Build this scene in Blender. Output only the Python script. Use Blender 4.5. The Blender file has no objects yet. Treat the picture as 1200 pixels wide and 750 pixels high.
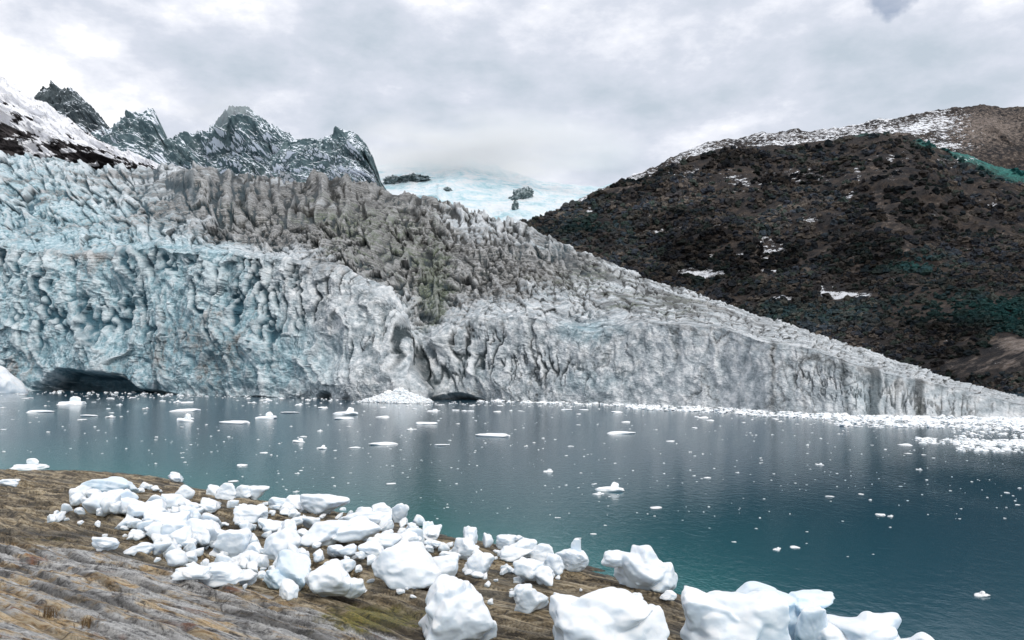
import bpy, math, random
import numpy as np
from mathutils import Vector
R = math.radians
scene = bpy.context.scene
def lap(n): print('LAP', n, round(time.time()-T0, 1))
C = scene.collection
rng = np.random.default_rng(7)
random.seed(7)

# ------------------------------------------------------------------ camera
F = 933.0; CAMZ = 6.0; PITCH = math.atan(63/933.0)
cp, sp = math.cos(PITCH), math.sin(PITCH)
cam_d = bpy.data.cameras.new('camera'); cam = bpy.data.objects.new('camera', cam_d); C.objects.link(cam)
cam.location = (0, 0, CAMZ); cam.rotation_euler = (R(90)+PITCH, 0, 0)
cam_d.sensor_width = 36; cam_d.lens = 36*F/1200; cam_d.clip_end = 30000; cam_d.clip_start = 0.1
scene.camera = cam

def ray(px, py):
    dx = (np.asarray(px, float)-600)/F; dy = (375-np.asarray(py, float))/F
    return dx, cp-dy*sp, sp+dy*cp            # x, y, z
def at(px, py, Y):                            # world point seen at a photo position, at depth Y
    x, y, z = ray(px, py); t = Y/y
    return np.stack(np.broadcast_arrays(x*t, np.asarray(Y, float)+0*x, CAMZ+z*t), -1)
def at_z(px, py, z0=0.0):
    x, y, z = ray(px, py); t = (z0-CAMZ)/z
    return np.stack(np.broadcast_arrays(x*t, y*t, z0+0*x), -1)

# ------------------------------------------------------------------ noise
def _h(ix, iy, iz, s):
    with np.errstate(over='ignore'):
        h = (ix.astype(np.uint32)*np.uint32(374761393) + iy.astype(np.uint32)*np.uint32(668265263)
             + iz.astype(np.uint32)*np.uint32(2147483647) + np.uint32((s*974634777) & 0xffffffff))
        h = (h ^ (h >> np.uint32(13)))*np.uint32(1274126177)
        h = (h ^ (h >> np.uint32(16)))*np.uint32(2246822519)
        return h ^ (h >> np.uint32(13))
_GT = np.random.default_rng(99).normal(size=(256, 3)); _GT = (_GT/np.linalg.norm(_GT, axis=1, keepdims=True)*1.25).astype(np.float32)
_GX, _GY, _GZ = [np.ascontiguousarray(_GT[:, i]) for i in range(3)]
_A, _B, _D = np.uint32(374761393), np.uint32(668265263), np.uint32(2147483647)
def perlin1(x, y, z, s=0):
    x0 = np.floor(x); y0 = np.floor(y); z0 = np.floor(z)
    fx, fy, fz = x-x0, y-y0, z-z0
    hx = x0.astype(np.int32).view(np.uint32)*_A; hy = y0.astype(np.int32).view(np.uint32)*_B
    hz = z0.astype(np.int32).view(np.uint32)*_D+np.uint32((s*974634777) & 0xffffffff)
    u, v, w = [t*t*t*(t*(t*6-15)+10) for t in (fx, fy, fz)]
    fx1, fy1, fz1 = fx-1, fy-1, fz-1
    HX = (hx, hx+_A); HZ = (hz, hz+_D); hy1 = hy+_B
    HYZ = {(0, 0): hy+HZ[0], (1, 0): hy1+HZ[0], (0, 1): hy+HZ[1], (1, 1): hy1+HZ[1]}
    def g(i, j, k):
        h = HX[i]+HYZ[(j, k)]
        h = (h ^ (h >> np.uint32(15)))*np.uint32(2246822519)
        h = h >> np.uint32(24)
        return _GX[h]*(fx1 if i else fx)+_GY[h]*(fy1 if j else fy)+_GZ[h]*(fz1 if k else fz)
    def L(a, b, t): return a+(b-a)*t
    return L(L(L(g(0,0,0), g(1,0,0), u), L(g(0,1,0), g(1,1,0), u), v),
             L(L(g(0,0,1), g(1,0,1), u), L(g(0,1,1), g(1,1,1), u), v), w)*1.2
from concurrent.futures import ThreadPoolExecutor
POOL = ThreadPoolExecutor(4)
def chunked(fn, arrs, nout):
    arrs = [np.asarray(a, np.float32) for a in np.broadcast_arrays(*arrs)]
    shp = arrs[0].shape; fl = [np.ascontiguousarray(a).ravel() for a in arrs]; n = fl[0].size
    outs = [np.empty(n, np.float32) for _ in range(nout)]
    def job(i):
        r_ = fn(*[f[i:i+32768] for f in fl])
        if nout == 1: r_ = (r_,)
        for o, v in zip(outs, r_): o[i:i+32768] = v
    list(POOL.map(job, range(0, n, 32768)))
    outs = [o.reshape(shp) for o in outs]
    return outs[0] if nout == 1 else outs
def perlin(x, y, z, s=0): return chunked(lambda a, b, c: perlin1(a, b, c, s), (x, y, z), 1)
def fbm(x, y, z, o=4, s=0, gain=.5):
    t = 0; a = 1.0; f = 1.0
    for i in range(o):
        t = t+a*perlin(x*f, y*f, z*f, s+i); a *= gain; f *= 2.03
    return t
def ridged(x, y, z, o=4, s=0, gain=.5):
    t = 0; a = 1.0; f = 1.0; pr = 1.0
    for i in range(o):
        n = 1-np.abs(perlin(x*f, y*f, z*f, s+i))*1.7; n = np.clip(n, 0, 1)**2
        t = t+a*n*pr; pr = np.clip(n*1.4, 0, 1); a *= gain; f *= 2.07
    return t
def worley(x, y, s=0): return chunked(lambda a, b: worley1(a, b, s), (x, y), 4)
def worley1(x, y, s=0):
    """2-D cells: returns F1, F2-F1, random per cell, signed tilt across the cell"""
    x = np.asarray(x, np.float32); y = np.asarray(y, np.float32)
    ix = np.floor(x).astype(np.int64); iy = np.floor(y).astype(np.int64)
    f1 = np.full(x.shape, 9., np.float32); f2 = f1.copy(); rid = np.zeros(x.shape, np.float32); tl = rid.copy()
    zz = np.zeros_like(ix)
    for i in (-1, 0, 1):
        for j in (-1, 0, 1):
            h = _h(ix+i, iy+j, zz, s)
            cx = (h & np.uint32(1023)).astype(np.float32)/1023; cy = ((h >> np.uint32(10)) & np.uint32(1023)).astype(np.float32)/1023
            rr = ((h >> np.uint32(20)) & np.uint32(1023)).astype(np.float32)/1023
            dx = x-(ix+i+cx); dy = y-(iy+j+cy); d = np.sqrt(dx*dx+dy*dy)
            a = rr*37.7
            t = dx*np.cos(a)+dy*np.sin(a)
            m = d < f1
            f2 = np.where(m, f1, np.minimum(f2, d)); f1 = np.where(m, d, f1)
            rid = np.where(m, rr, rid); tl = np.where(m, t, tl)
    return f1, f2-f1, rid, tl
def sst(a, b, x):
    t = np.clip((x-a)/(b-a), 0, 1); return t*t*(3-2*t)
def gs(PX, PY, cx, cy, rx, ry): return np.exp(-((PX-cx)/rx)**2-((PY-cy)/ry)**2)
def pl(x, pts):
    a = np.array(pts, float); return np.interp(x, a[:, 0], a[:, 1])
def spl(x, pts, w=6):                          # softened polyline
    a = np.array(pts, float); o = 0
    for k in np.linspace(-w, w, 7): o = o+np.interp(x+k, a[:, 0], a[:, 1])
    return o/7

# ------------------------------------------------------------------ mesh / material helpers
def tag(o, label=None, cat=None, group=None, kind=None):
    if label: o['label'] = label
    if cat: o['category'] = cat
    if group: o['group'] = group
    if kind: o['kind'] = kind
    return o
def mesh_np(name, V, Fq, mat, attrs=None, smooth=True):
    me = bpy.data.meshes.new(name)
    V = np.ascontiguousarray(V, np.float32).reshape(-1, 3); Fq = np.ascontiguousarray(Fq, np.int32)
    k = Fq.shape[1]
    me.vertices.add(len(V)); me.vertices.foreach_set('co', V.ravel())
    me.loops.add(Fq.size); me.loops.foreach_set('vertex_index', Fq.ravel())
    me.polygons.add(len(Fq)); me.polygons.foreach_set('loop_start', np.arange(0, Fq.size, k, dtype=np.int32))
    me.polygons.foreach_set('use_smooth', np.full(len(Fq), smooth))
    me.update(calc_edges=True)
    if attrs:
        for an, arr in attrs.items():
            arr = np.asarray(arr, np.float32)
            if arr.ndim == 1:
                at_ = me.attributes.new(an, 'FLOAT', 'POINT'); at_.data.foreach_set('value', arr)
            else:
                at_ = me.attributes.new(an, 'FLOAT_COLOR', 'POINT')
                at_.data.foreach_set('color', np.concatenate([arr, np.ones((len(arr), 1), np.float32)], 1).ravel())
    me.materials.append(mat)
    return me
def link(name, me, parent=None):
    o = bpy.data.objects.new(name, me); C.objects.link(o); o.parent = parent; return o
def grid_faces(nv, nu, flip=False):
    i = np.arange(nv*nu).reshape(nv, nu)
    a, b, c, d = i[:-1, :-1], i[:-1, 1:], i[1:, 1:], i[1:, :-1]
    f = np.stack([a, b, c, d], -1).reshape(-1, 4)
    return f[:, ::-1] if flip else f
def normals(P):
    du = np.gradient(P, axis=1); dv = np.gradient(P, axis=0)
    n = np.cross(du, dv); n /= np.linalg.norm(n, axis=-1, keepdims=True)+1e-9
    return n

class NT:
    def __init__(s, name):
        s.m = bpy.data.materials.new(name); s.m.use_nodes = True; s.t = s.m.node_tree; s.t.nodes.clear()
        s.out = s.n('ShaderNodeOutputMaterial'); s.b = s.n('ShaderNodeBsdfPrincipled'); s.l(s.b.outputs[0], s.out.inputs[0])
    def n(s, t, **k):
        x = s.t.nodes.new(t)
        for a, b in k.items(): setattr(x, a, b)
        return x
    def l(s, a, b): s.t.links.new(a, b)
    def attr(s, name): return s.n('ShaderNodeAttribute', attribute_name=name)
    def obj(s): return s.n('ShaderNodeTexCoord').outputs['Object']
    def pos(s): return s.n('ShaderNodeNewGeometry').outputs['Position']
    def map(s, v, sc=(1,1,1), rot=(0,0,0)):
        m = s.n('ShaderNodeMapping'); m.inputs['Scale'].default_value = sc; m.inputs['Rotation'].default_value = rot; s.l(v, m.inputs[0]); return m.outputs[0]
    def noise(s, v, sc, det=6, ro=.6, dist=0, typ=None):
        x = s.n('ShaderNodeTexNoise'); s.l(v, x.inputs['Vector']); x.inputs['Scale'].default_value = sc; x.inputs['Detail'].default_value = det
        x.inputs['Roughness'].default_value = ro; x.inputs['Distortion'].default_value = dist
        if typ: x.noise_type = typ
        return x.outputs[0]
    def vor(s, v, sc, feat='F1'):
        x = s.n('ShaderNodeTexVoronoi'); x.feature = feat; s.l(v, x.inputs['Vector']); x.inputs['Scale'].default_value = sc; return x.outputs['Distance']
    def ramp(s, f, pts):
        r = s.n('ShaderNodeValToRGB'); e = r.color_ramp.elements
        while len(e) < len(pts): e.new(.5)
        for k, (p, c) in zip(e, pts): k.position = p; k.color = (c, c, c, 1) if not hasattr(c, '__len__') else (*c, 1)
        s.l(f, r.inputs[0]); return r.outputs[0]
    def mix(s, f, a, b, mode='MIX'):
        x = s.n('ShaderNodeMix', data_type='RGBA', blend_type=mode)
        for v, i in ((f, 0), (a, 6), (b, 7)):
            if hasattr(v, 'is_linked') or hasattr(v, 'links'): s.l(v, x.inputs[i])
            elif hasattr(v, '__len__'): x.inputs[i].default_value = (*v, 1)
            else: x.inputs[i].default_value = v
        return x.outputs[2]
    def math(s, op, a, b=0.0):
        x = s.n('ShaderNodeMath', operation=op)
        for v, i in ((a, 0), (b, 1)):
            if isinstance(v, (int, float)): x.inputs[i].default_value = v
            else: s.l(v, x.inputs[i])
        return x.outputs[0]
    def sep(s, c):
        x = s.n('ShaderNodeSeparateColor'); s.l(c, x.inputs[0]); return x.outputs
    def bump(s, h, st, dist=1.0, nrm=None):
        x = s.n('ShaderNodeBump'); x.inputs['Strength'].default_value = st; x.inputs['Distance'].default_value = dist; s.l(h, x.inputs['Height'])
        if nrm is not None: s.l(nrm, x.inputs['Normal'])
        return x.outputs[0]
    def set(s, **k):
        for a, v in k.items():
            i = s.b.inputs[a.replace('_', ' ')]
            if hasattr(v, 'links'): s.l(v, i)
            else: i.default_value = v

# glacier: attribute mask = (blue, dirt, green), cav = painted shade in hollows and caves, plus cracks and dirt streaks
g = NT('glacier_ice'); pos = g.pos(); mk = g.sep(g.attr('mask').outputs['Color']); cav = g.attr('cav').outputs['Fac']
big = g.noise(pos, .05, 8, .6, .6); med = g.noise(g.map(pos, (1, 1, 1.0)), .45, 8, .65); fine = g.noise(pos, 2.2, 6, .7)
lay = g.noise(g.map(pos, (.05, .05, 1.6), (R(4), R(-5), 0)), 1.0, 5, .6, .3)
gn_ = g.noise(pos, .10, 6, .65, .8)
base = g.mix(g.ramp(med, [(.3, (.33, .38, .40)), (.5, (.50, .55, .57)), (.68, (.80, .83, .84))]), (0,0,0), (0,0,0))
base = g.ramp(med, [(.34, (.24, .29, .32)), (.48, (.50, .55, .58)), (.60, (.84, .86, .87))])
blue = g.ramp(med, [(.33, (.15, .28, .34)), (.48, (.35, .52, .58)), (.62, (.70, .82, .86))])
dirt = g.ramp(g.math('ADD', g.math('MULTIPLY', fine, .5), g.math('MULTIPLY', lay, .5)), [(.41, (.03, .031, .03)), (.5, (.14, .138, .13)), (.57, (.42, .415, .40))])
green = g.ramp(fine, [(.38, (.03, .04, .022)), (.52, (.10, .13, .07)), (.64, (.27, .31, .21))])
c = g.mix(g.ramp(g.math('ADD', mk[0], g.math('MULTIPLY', g.math('SUBTRACT', big, .5), .9)), [(.3, 0), (.8, 1)]), base, blue)
c = g.mix(g.ramp(g.math('ADD', mk[1], g.math('MULTIPLY', g.math('SUBTRACT', g.math('ADD', g.math('MULTIPLY', med, .5), g.math('MULTIPLY', gn_, .5)), .5), 2.2)), [(.38, 0), (.72, 1)]), c, dirt)
gn = g.noise(pos, .16, 7, .68, .5)
c = g.mix(g.ramp(g.math('ADD', mk[2], g.math('MULTIPLY', g.math('SUBTRACT', gn, .5), 2.2)), [(.45, 0), (.75, .85)]), c, green)
dv_ = g.n('ShaderNodeVectorMath', operation='ADD'); nzc = g.n('ShaderNodeTexNoise'); nzc.inputs['Scale'].default_value = .22; nzc.inputs['Detail'].default_value = 5; g.l(pos, nzc.inputs['Vector'])
sc_ = g.n('ShaderNodeVectorMath', operation='SCALE'); sc_.inputs['Scale'].default_value = 7.0; g.l(nzc.outputs['Color'], sc_.inputs[0]); g.l(pos, dv_.inputs[0]); g.l(sc_.outputs[0], dv_.inputs[1])
ck1 = g.ramp(g.vor(g.map(dv_.outputs[0], (1, .6, .42)), .17, 'DISTANCE_TO_EDGE'), [(0, 1), (.035, 0)]); ck2 = g.ramp(g.vor(g.map(dv_.outputs[0], (1, .6, .6)), .55, 'DISTANCE_TO_EDGE'), [(0, .8), (.06, 0)])
ckm = g.ramp(g.noise(pos, .09, 4, .6), [(.45, 0), (.6, 1)]); ck = g.math('MULTIPLY', g.math('ADD', ck1, g.math('MULTIPLY', ck2, .7)), ckm)
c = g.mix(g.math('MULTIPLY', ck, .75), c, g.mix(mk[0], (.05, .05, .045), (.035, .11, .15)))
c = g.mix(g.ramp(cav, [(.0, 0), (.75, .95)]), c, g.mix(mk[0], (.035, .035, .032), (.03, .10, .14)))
c = g.mix(g.ramp(g.attr('crest').outputs['Fac'], [(0, 0), (1, .6)]), c, (.86, .88, .89))  # crest = painted light on raised edges, plus whiter ice zones
hh = g.math('ADD', g.math('MULTIPLY', med, 1.3), g.math('MULTIPLY', fine, .45)); hh = g.math('ADD', hh, g.math('MULTIPLY', g.math('MULTIPLY', lay, mk[1]), .5))
g.set(Base_Color=c, Roughness=.62, Normal=g.bump(hh, .9, .8)); g.b.inputs['Specular IOR Level'].default_value = .3
M_glacier = g.m

# loose ice blocks
def ice_mat(name, tintA, tintB, sc=1.0):
    g = NT(name); v = g.obj(); a = g.noise(v, 1.6*sc, 7, .6); b = g.noise(v, 9*sc, 6, .65); w = g.vor(g.map(v), 5*sc, 'SMOOTH_F1')
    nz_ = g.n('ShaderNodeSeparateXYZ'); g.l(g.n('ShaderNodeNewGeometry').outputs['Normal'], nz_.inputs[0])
    rind_shade = g.ramp(g.math('ADD', g.math('MULTIPLY', nz_.outputs[2], .5), g.math('MULTIPLY', a, .7)), [(.28, 0), (.68, 1)])  # sides bluer and darker than tops: shade painted in, with a granular rind
    c = g.mix(rind_shade, tintA, tintB)
    gran = g.noise(v, 60*sc, 3, .7)
    hgt = g.math('ADD', g.math('MULTIPLY', b, .5), g.math('MULTIPLY', w, .6)); hgt = g.math('ADD', g.math('MULTIPLY', hgt, .7), g.math('MULTIPLY', g.math('MULTIPLY', gran, rind_shade), .35))
    g.set(Base_Color=c, Roughness=g.ramp(rind_shade, [(0, .10), (1, .55)]), Normal=g.bump(hgt, .40, .045/sc))
    g.b.inputs['Subsurface Weight'].default_value = .5; g.b.inputs['Subsurface Radius'].default_value = (.45, .5, .55); g.b.inputs['Subsurface Scale'].default_value = .35
    g.b.inputs['IOR'].default_value = 1.31
    return g.m
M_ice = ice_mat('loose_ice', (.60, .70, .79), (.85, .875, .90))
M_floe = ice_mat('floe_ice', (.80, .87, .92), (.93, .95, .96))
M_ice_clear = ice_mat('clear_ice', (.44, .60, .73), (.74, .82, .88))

# hill
g = NT('hill_ground'); pos = g.pos(); mk = g.sep(g.attr('mask').outputs['Color'])   # snow, teal, scree
med = g.noise(pos, .03, 8, .65, .5); fine = g.noise(pos, .16, 7, .7); vf = g.noise(pos, .5, 5, .7)
c = g.ramp(g.math('ADD', g.math('MULTIPLY', fine, .6), g.math('MULTIPLY', med, .4)), [(.36, (.018, .020, .024)), (.48, (.040, .037, .037)), (.58, (.078, .062, .052)), (.68, (.20, .18, .165))])
c = g.mix(g.ramp(g.math('ADD', mk[1], g.math('MULTIPLY', g.math('SUBTRACT', fine, .5), 1.4)), [(.45, 0), (.8, .9)]), c, g.ramp(vf, [(.3, (.015, .08, .08)), (.7, (.08, .30, .26))]))
c = g.mix(g.ramp(g.math('ADD', mk[2], g.math('MULTIPLY', g.math('SUBTRACT', fine, .5), 1.8)), [(.4, 0), (.8, 1)]), c, g.ramp(vf, [(.3, (.10, .07, .05)), (.7, (.38, .33, .30))]))
c = g.mix(g.ramp(g.math('ADD', mk[0], g.math('MULTIPLY', g.math('SUBTRACT', g.noise(g.map(pos, (1, .6, 2.2)), .11, 9, .82), .5), 3.2)), [(.49, 0), (.56, 1)]), c, (.86, .88, .92))
g.set(Base_Color=c, Roughness=.95, Normal=g.bump(g.math('ADD', fine, g.math('MULTIPLY', vf, .5)), .9, 4)); g.b.inputs['Specular IOR Level'].default_value = .1
M_hill = g.m
g = NT('shrub_leaves'); pos = g.pos(); cc = g.attr('tint').outputs['Color']
c = g.mix(g.ramp(g.noise(pos, .8, 5, .7), [(.35, 0), (.65, 1)]), g.mix(1.0, cc, (.35, .35, .35), 'MULTIPLY'), cc)
g.set(Base_Color=c, Roughness=.95, Normal=g.bump(g.noise(pos, .9, 5, .75), 1.0, 3)); g.b.inputs['Specular IOR Level'].default_value = .1
M_shrub = g.m

# peaks
def peak_mat(name, dark, mid, lite, snow=(.78, .83, .90)):
    g = NT(name); pos = g.pos(); mk = g.sep(g.attr('mask').outputs['Color'])
    fine = g.noise(g.map(pos, (1, .5, .8)), .014, 9, .7, .8); vf = g.noise(g.map(pos, (1, .5, .7)), .06, 6, .7, .5)
    f2 = g.math('ADD', g.math('MULTIPLY', fine, .6), g.math('MULTIPLY', vf, .4))
    c = g.ramp(f2, [(.36, dark), (.5, mid), (.64, lite)])
    sn = g.math('ADD', mk[0], g.math('MULTIPLY', g.math('SUBTRACT', vf, .5), .6)); sn = g.math('ADD', sn, g.math('MULTIPLY', g.math('SUBTRACT', fine, .5), 1.3))
    c = g.mix(g.ramp(sn, [(.50, 0), (.58, 1)]), c, snow)
    g.set(Base_Color=c, Roughness=.9, Normal=g.bump(f2, .8, 14)); g.b.inputs['Specular IOR Level'].default_value = .15
    return g.m
M_peak = peak_mat('peak_rock', (.045, .080, .095), (.11, .165, .18), (.24, .31, .32))  # distance haze painted into the rock as paler, bluer tones
M_peak2 = peak_mat('dark_peak_rock', (.030, .042, .05), (.07, .09, .10), (.15, .18, .19))
M_slope = peak_mat('near_slope_rock', (.012, .012, .014), (.035, .032, .034), (.09, .08, .08), (.90, .91, .94))
g = NT('far_snow'); pos = g.pos(); n1 = g.noise(g.map(pos, (1, .5, 2.2), (0, R(12), 0)), .004, 9, .68, .8); n2 = g.noise(pos, .02, 7, .7)
c = g.ramp(g.math('ADD', g.math('MULTIPLY', n1, .6), g.math('MULTIPLY', n2, .4)), [(.40, (.42, .66, .73)), (.47, (.64, .80, .86)), (.54, (.84, .89, .92))])
g.set(Base_Color=c, Roughness=.8, Normal=g.bump(g.math('ADD', n1, n2), .8, 40)); M_far = g.m

# shore rock
g = NT('shore_rock'); pos = g.pos(); mk = g.sep(g.attr('mask').outputs['Color'])   # near slab, moss, wet
ang = math.atan2(.51, .86)
st = g.map(pos, (1, 1, 1), (0, 0, ang))
s1 = g.noise(g.map(st, (.35, 2.6, 1.5)), 1.0, 9, .68, .35)
s2 = g.noise(g.map(st, (2.0, 13.0, 6.0)), 1.0, 10, .78, .5)
s3 = g.noise(g.map(st, (1, 2.2, 1.6)), 12, 8, .8); s4 = g.noise(g.map(st, (.22, 1.1, 1)), 1.3, 5, .6, .5); s5 = g.noise(pos, 2.5, 8, .7)
gr = g.ramp(g.math('ADD', g.math('MULTIPLY', s2, .6), g.math('MULTIPLY', s3, .4)), [(.38, (.04, .04, .042)), (.43, (.22, .22, .22)), (.475, (.50, .495, .485)), (.55, (.82, .81, .79))])
oc = g.ramp(s2, [(.38, (.16, .08, .025)), (.46, (.60, .38, .15)), (.56, (.86, .70, .46))])
near = g.mix(g.ramp(s1, [(.50, 0), (.57, .9)]), gr, oc)
near = g.mix(g.ramp(s4, [(.60, 0), (.68, .85)]), near, g.ramp(s3, [(.3, (.16, .04, .01)), (.7, (.42, .14, .03))]))
far = g.ramp(g.math('ADD', g.math('MULTIPLY', s1, .4), g.math('MULTIPLY', s2, .6)), [(.41, (.018, .015, .012)), (.45, (.12, .09, .05)), (.50, (.36, .27, .15)), (.56, (.64, .54, .38))])
far = g.mix(g.ramp(s4, [(.5, 0), (.66, .7)]), far, g.ramp(s3, [(.3, (.04, .045, .045)), (.7, (.20, .21, .20))]))
c = g.mix(g.ramp(g.math('ADD', mk[0], g.math('MULTIPLY', g.math('SUBTRACT', s5, .5), .5)), [(.4, 0), (.6, 1)]), far, near)
c = g.mix(g.ramp(g.math('ADD', mk[1], g.math('MULTIPLY', g.math('SUBTRACT', s5, .5), 1.5)), [(.45, 0), (.8, .95)]), c, g.ramp(s3, [(.35, (.05, .06, .012)), (.48, (.24, .23, .04)), (.62, (.50, .36, .10))]))
nq = g.n('ShaderNodeTexNoise'); nq.inputs['Scale'].default_value = 1.6; nq.inputs['Detail'].default_value = 6; g.l(pos, nq.inputs['Vector'])
sq = g.n('ShaderNodeVectorMath', operation='SCALE'); sq.inputs['Scale'].default_value = .9; g.l(nq.outputs['Color'], sq.inputs[0]); aq = g.n('ShaderNodeVectorMath', operation='ADD'); g.l(st, aq.inputs[0]); g.l(sq.outputs[0], aq.inputs[1])
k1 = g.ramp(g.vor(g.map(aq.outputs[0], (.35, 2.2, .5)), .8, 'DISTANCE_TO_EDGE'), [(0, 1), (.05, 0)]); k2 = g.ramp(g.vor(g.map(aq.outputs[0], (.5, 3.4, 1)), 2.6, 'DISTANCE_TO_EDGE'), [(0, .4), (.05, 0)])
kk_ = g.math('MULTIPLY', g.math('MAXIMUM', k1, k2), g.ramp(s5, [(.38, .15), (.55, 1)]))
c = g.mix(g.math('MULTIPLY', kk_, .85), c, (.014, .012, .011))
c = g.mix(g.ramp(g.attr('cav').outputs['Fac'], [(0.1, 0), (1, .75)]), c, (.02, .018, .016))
c = g.mix(mk[2], c, g.mix(1.0, c, (.38, .38, .40), 'MULTIPLY'))
hh = g.math('ADD', g.math('MULTIPLY', s2, .7), g.math('MULTIPLY', s3, .25)); hh = g.math('ADD', hh, s1); hh = g.math('SUBTRACT', hh, g.math('MULTIPLY', kk_, .35))
g.set(Base_Color=c, Roughness=g.ramp(mk[2], [(0, .75), (1, .28)]), Normal=g.bump(hh, 1.0, .16)); M_rock = g.m
g = NT('outcrop_rock'); v = g.pos(); c = g.ramp(g.noise(v, .04, 7, .7), [(.38, (.05, .08, .09)), (.5, (.14, .20, .21)), (.6, (.6, .68, .72))])
g.set(Base_Color=c, Roughness=.9, Normal=g.bump(g.noise(v, .1, 6, .7), 1, 15)); M_outc = g.m

# water
g = NT('bay_water'); pos = g.pos()
w1 = g.noise(g.map(pos, (1, .55, 1)), 2.6, 3, .55, .3); w2 = g.noise(g.map(pos, (1, .6, 1), (0, 0, .5)), 9.0, 3, .6, .2); w3 = g.noise(g.map(pos, (1, .25, 1)), .035, 4, .6, .6)
rip = g.math('ADD', g.math('MULTIPLY', w1, 1.0), g.math('MULTIPLY', w2, .35))
amp = g.ramp(w3, [(.38, .35), (.62, 1)])
hh = g.math('MULTIPLY', rip, amp)
sh = g.attr('shallow').outputs['Fac']
c = g.mix(sh, (.016, .060, .092), (.014, .135, .140))
g.set(Base_Color=c, Roughness=.10, Normal=g.bump(hh, .32, .10)); g.b.inputs['IOR'].default_value = 1.30; M_water = g.m

g = NT('dry_grass'); g.set(Base_Color=g.ramp(g.noise(g.obj(), 9, 3, .6), [(.3, (.05, .03, .015)), (.7, (.20, .13, .06))]), Roughness=.9); M_grass = g.m

# ------------------------------------------------------------------ glacier
nu, nw, ns, nb = 1240, 340, 430, 24
PXc = np.linspace(-90, 1290, nu)
shore = spl(PXc, [(-170, 454), (0, 457), (100, 459.5), (200, 462), (300, 465), (400, 467.5), (440, 468.5), (480, 469.6), (496, 469.8), (512, 469.2), (560, 469.6), (650, 472), (750, 475.5), (850, 480), (900, 484), (1000, 488.5), (1100, 490.5), (1200, 492.5), (1370, 495)], 5)
D0 = at_z(PXc, shore)[:, 1]
topy = spl(PXc, [(-170, 290), (0, 287), (60, 296), (130, 300), (175, 288), (250, 296), (330, 304), (400, 320), (440, 350), (470, 385), (492, 410), (506, 398), (560, 372), (620, 372), (690, 390), (760, 378), (850, 385), (900, 402), (950, 408), (1000, 426), (1060, 442), (1110, 452), (1150, 463), (1200, 472), (1370, 484)], 7)
skyy = spl(PXc, [(-170, 168), (0, 176), (60, 180), (110, 190), (180, 196), (260, 200), (340, 204), (400, 210), (450, 217), (500, 228), (540, 240), (590, 256), (640, 272), (700, 299), (760, 322), (800, 336), (860, 356), (900, 369), (960, 389), (1000, 402), (1060, 421), (1100, 436), (1150, 450), (1200, 462), (1370, 482)], 8)
skyy = skyy + 3
D1 = D0 + spl(PXc, [(-170, 8), (400, 8), (490, 14), (520, 6), (900, 5), (1200, 5)], 10)
D2 = spl(PXc, [(-170, 800), (0, 720), (300, 620), (450, 540), (600, 440), (750, 320), (900, 235), (1000, 195), (1100, 165), (1200, 150), (1370, 130)], 20)
A0 = at_z(PXc, shore, 0.0); A0[:, 2] = -1.5
A1 = at(PXc, topy, D1); A2 = at(PXc, skyy, D2)
s = np.linspace(0, 1, nw)[:, None, None]
# wall leans back slightly, belly near the foot
W = A0[None]*(1-s)+A1[None]*s
s2_ = np.linspace(0, 1, ns+1)[1:][:, None]
t = s2_*D1[None]/(D2[None]+s2_*(D1[None]-D2[None]))
# perspective-even spacing along straight line, slightly sagged
t = t[..., None]
S = A1[None]*(1-t)+A2[None]*t
kb = np.linspace(0, 1, nb+1)[1:][:, None, None]
B = A2[None]+kb**1.3*np.array([0, 160, -90.])[None, None]
B[..., 0] *= (B[..., 1]/A2[None, :, 1])
P = np.concatenate([W, S, B], 0)
nv = P.shape[0]
PX = np.broadcast_to(PXc[None], (nv, nu))
vw = np.linspace(0, 1, nw)[:, None]
PY = np.concatenate([shore[None]*(1-vw)+topy[None]*vw, topy[None]*(1-s2_)+skyy[None]*s2_, np.broadcast_to(skyy[None], (nb, nu))], 0)
vv = np.concatenate([np.linspace(0, 1, nw), 1+np.linspace(0, 1, ns+1)[1:], 2+np.linspace(0, .3, nb)])[:, None]+0*PX
X, Y, Z = P[..., 0], P[..., 1], P[..., 2]
arc = np.concatenate([np.zeros((1, nu)), np.cumsum(np.linalg.norm(np.diff(P, axis=0), axis=-1), 0)], 0)
latx = np.concatenate([[0], np.cumsum(np.linalg.norm(np.diff(A1, axis=0)*np.array([1, .6, 0]), axis=-1))])[None]+0*PX
latx = latx*(1+0*PX)
# widen lateral coordinate with distance so that cells keep their shape on the upper ice
latX = X+.35*Y
N = normals(P); N *= np.sign(N[..., 2:3]*.3-N[..., 1:2]+1e-6)
mR = sst(500, 600, PX)
wall = 1-sst(.92-.5*mR, 1.12+.2*mR, vv)
up = sst(.95-.5*mR, 1.15+.2*mR, vv)
x3, y3, z3 = X/60, Y/60, Z/60
wx = fbm(X/22, Y/22, Z/22, 3, 11); wy = fbm(X/22, Y/22, Z/22, 3, 21)
farf = np.clip(Y/300, .3, 1.9)          # ice is broken into bigger pieces up on the fall
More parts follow.
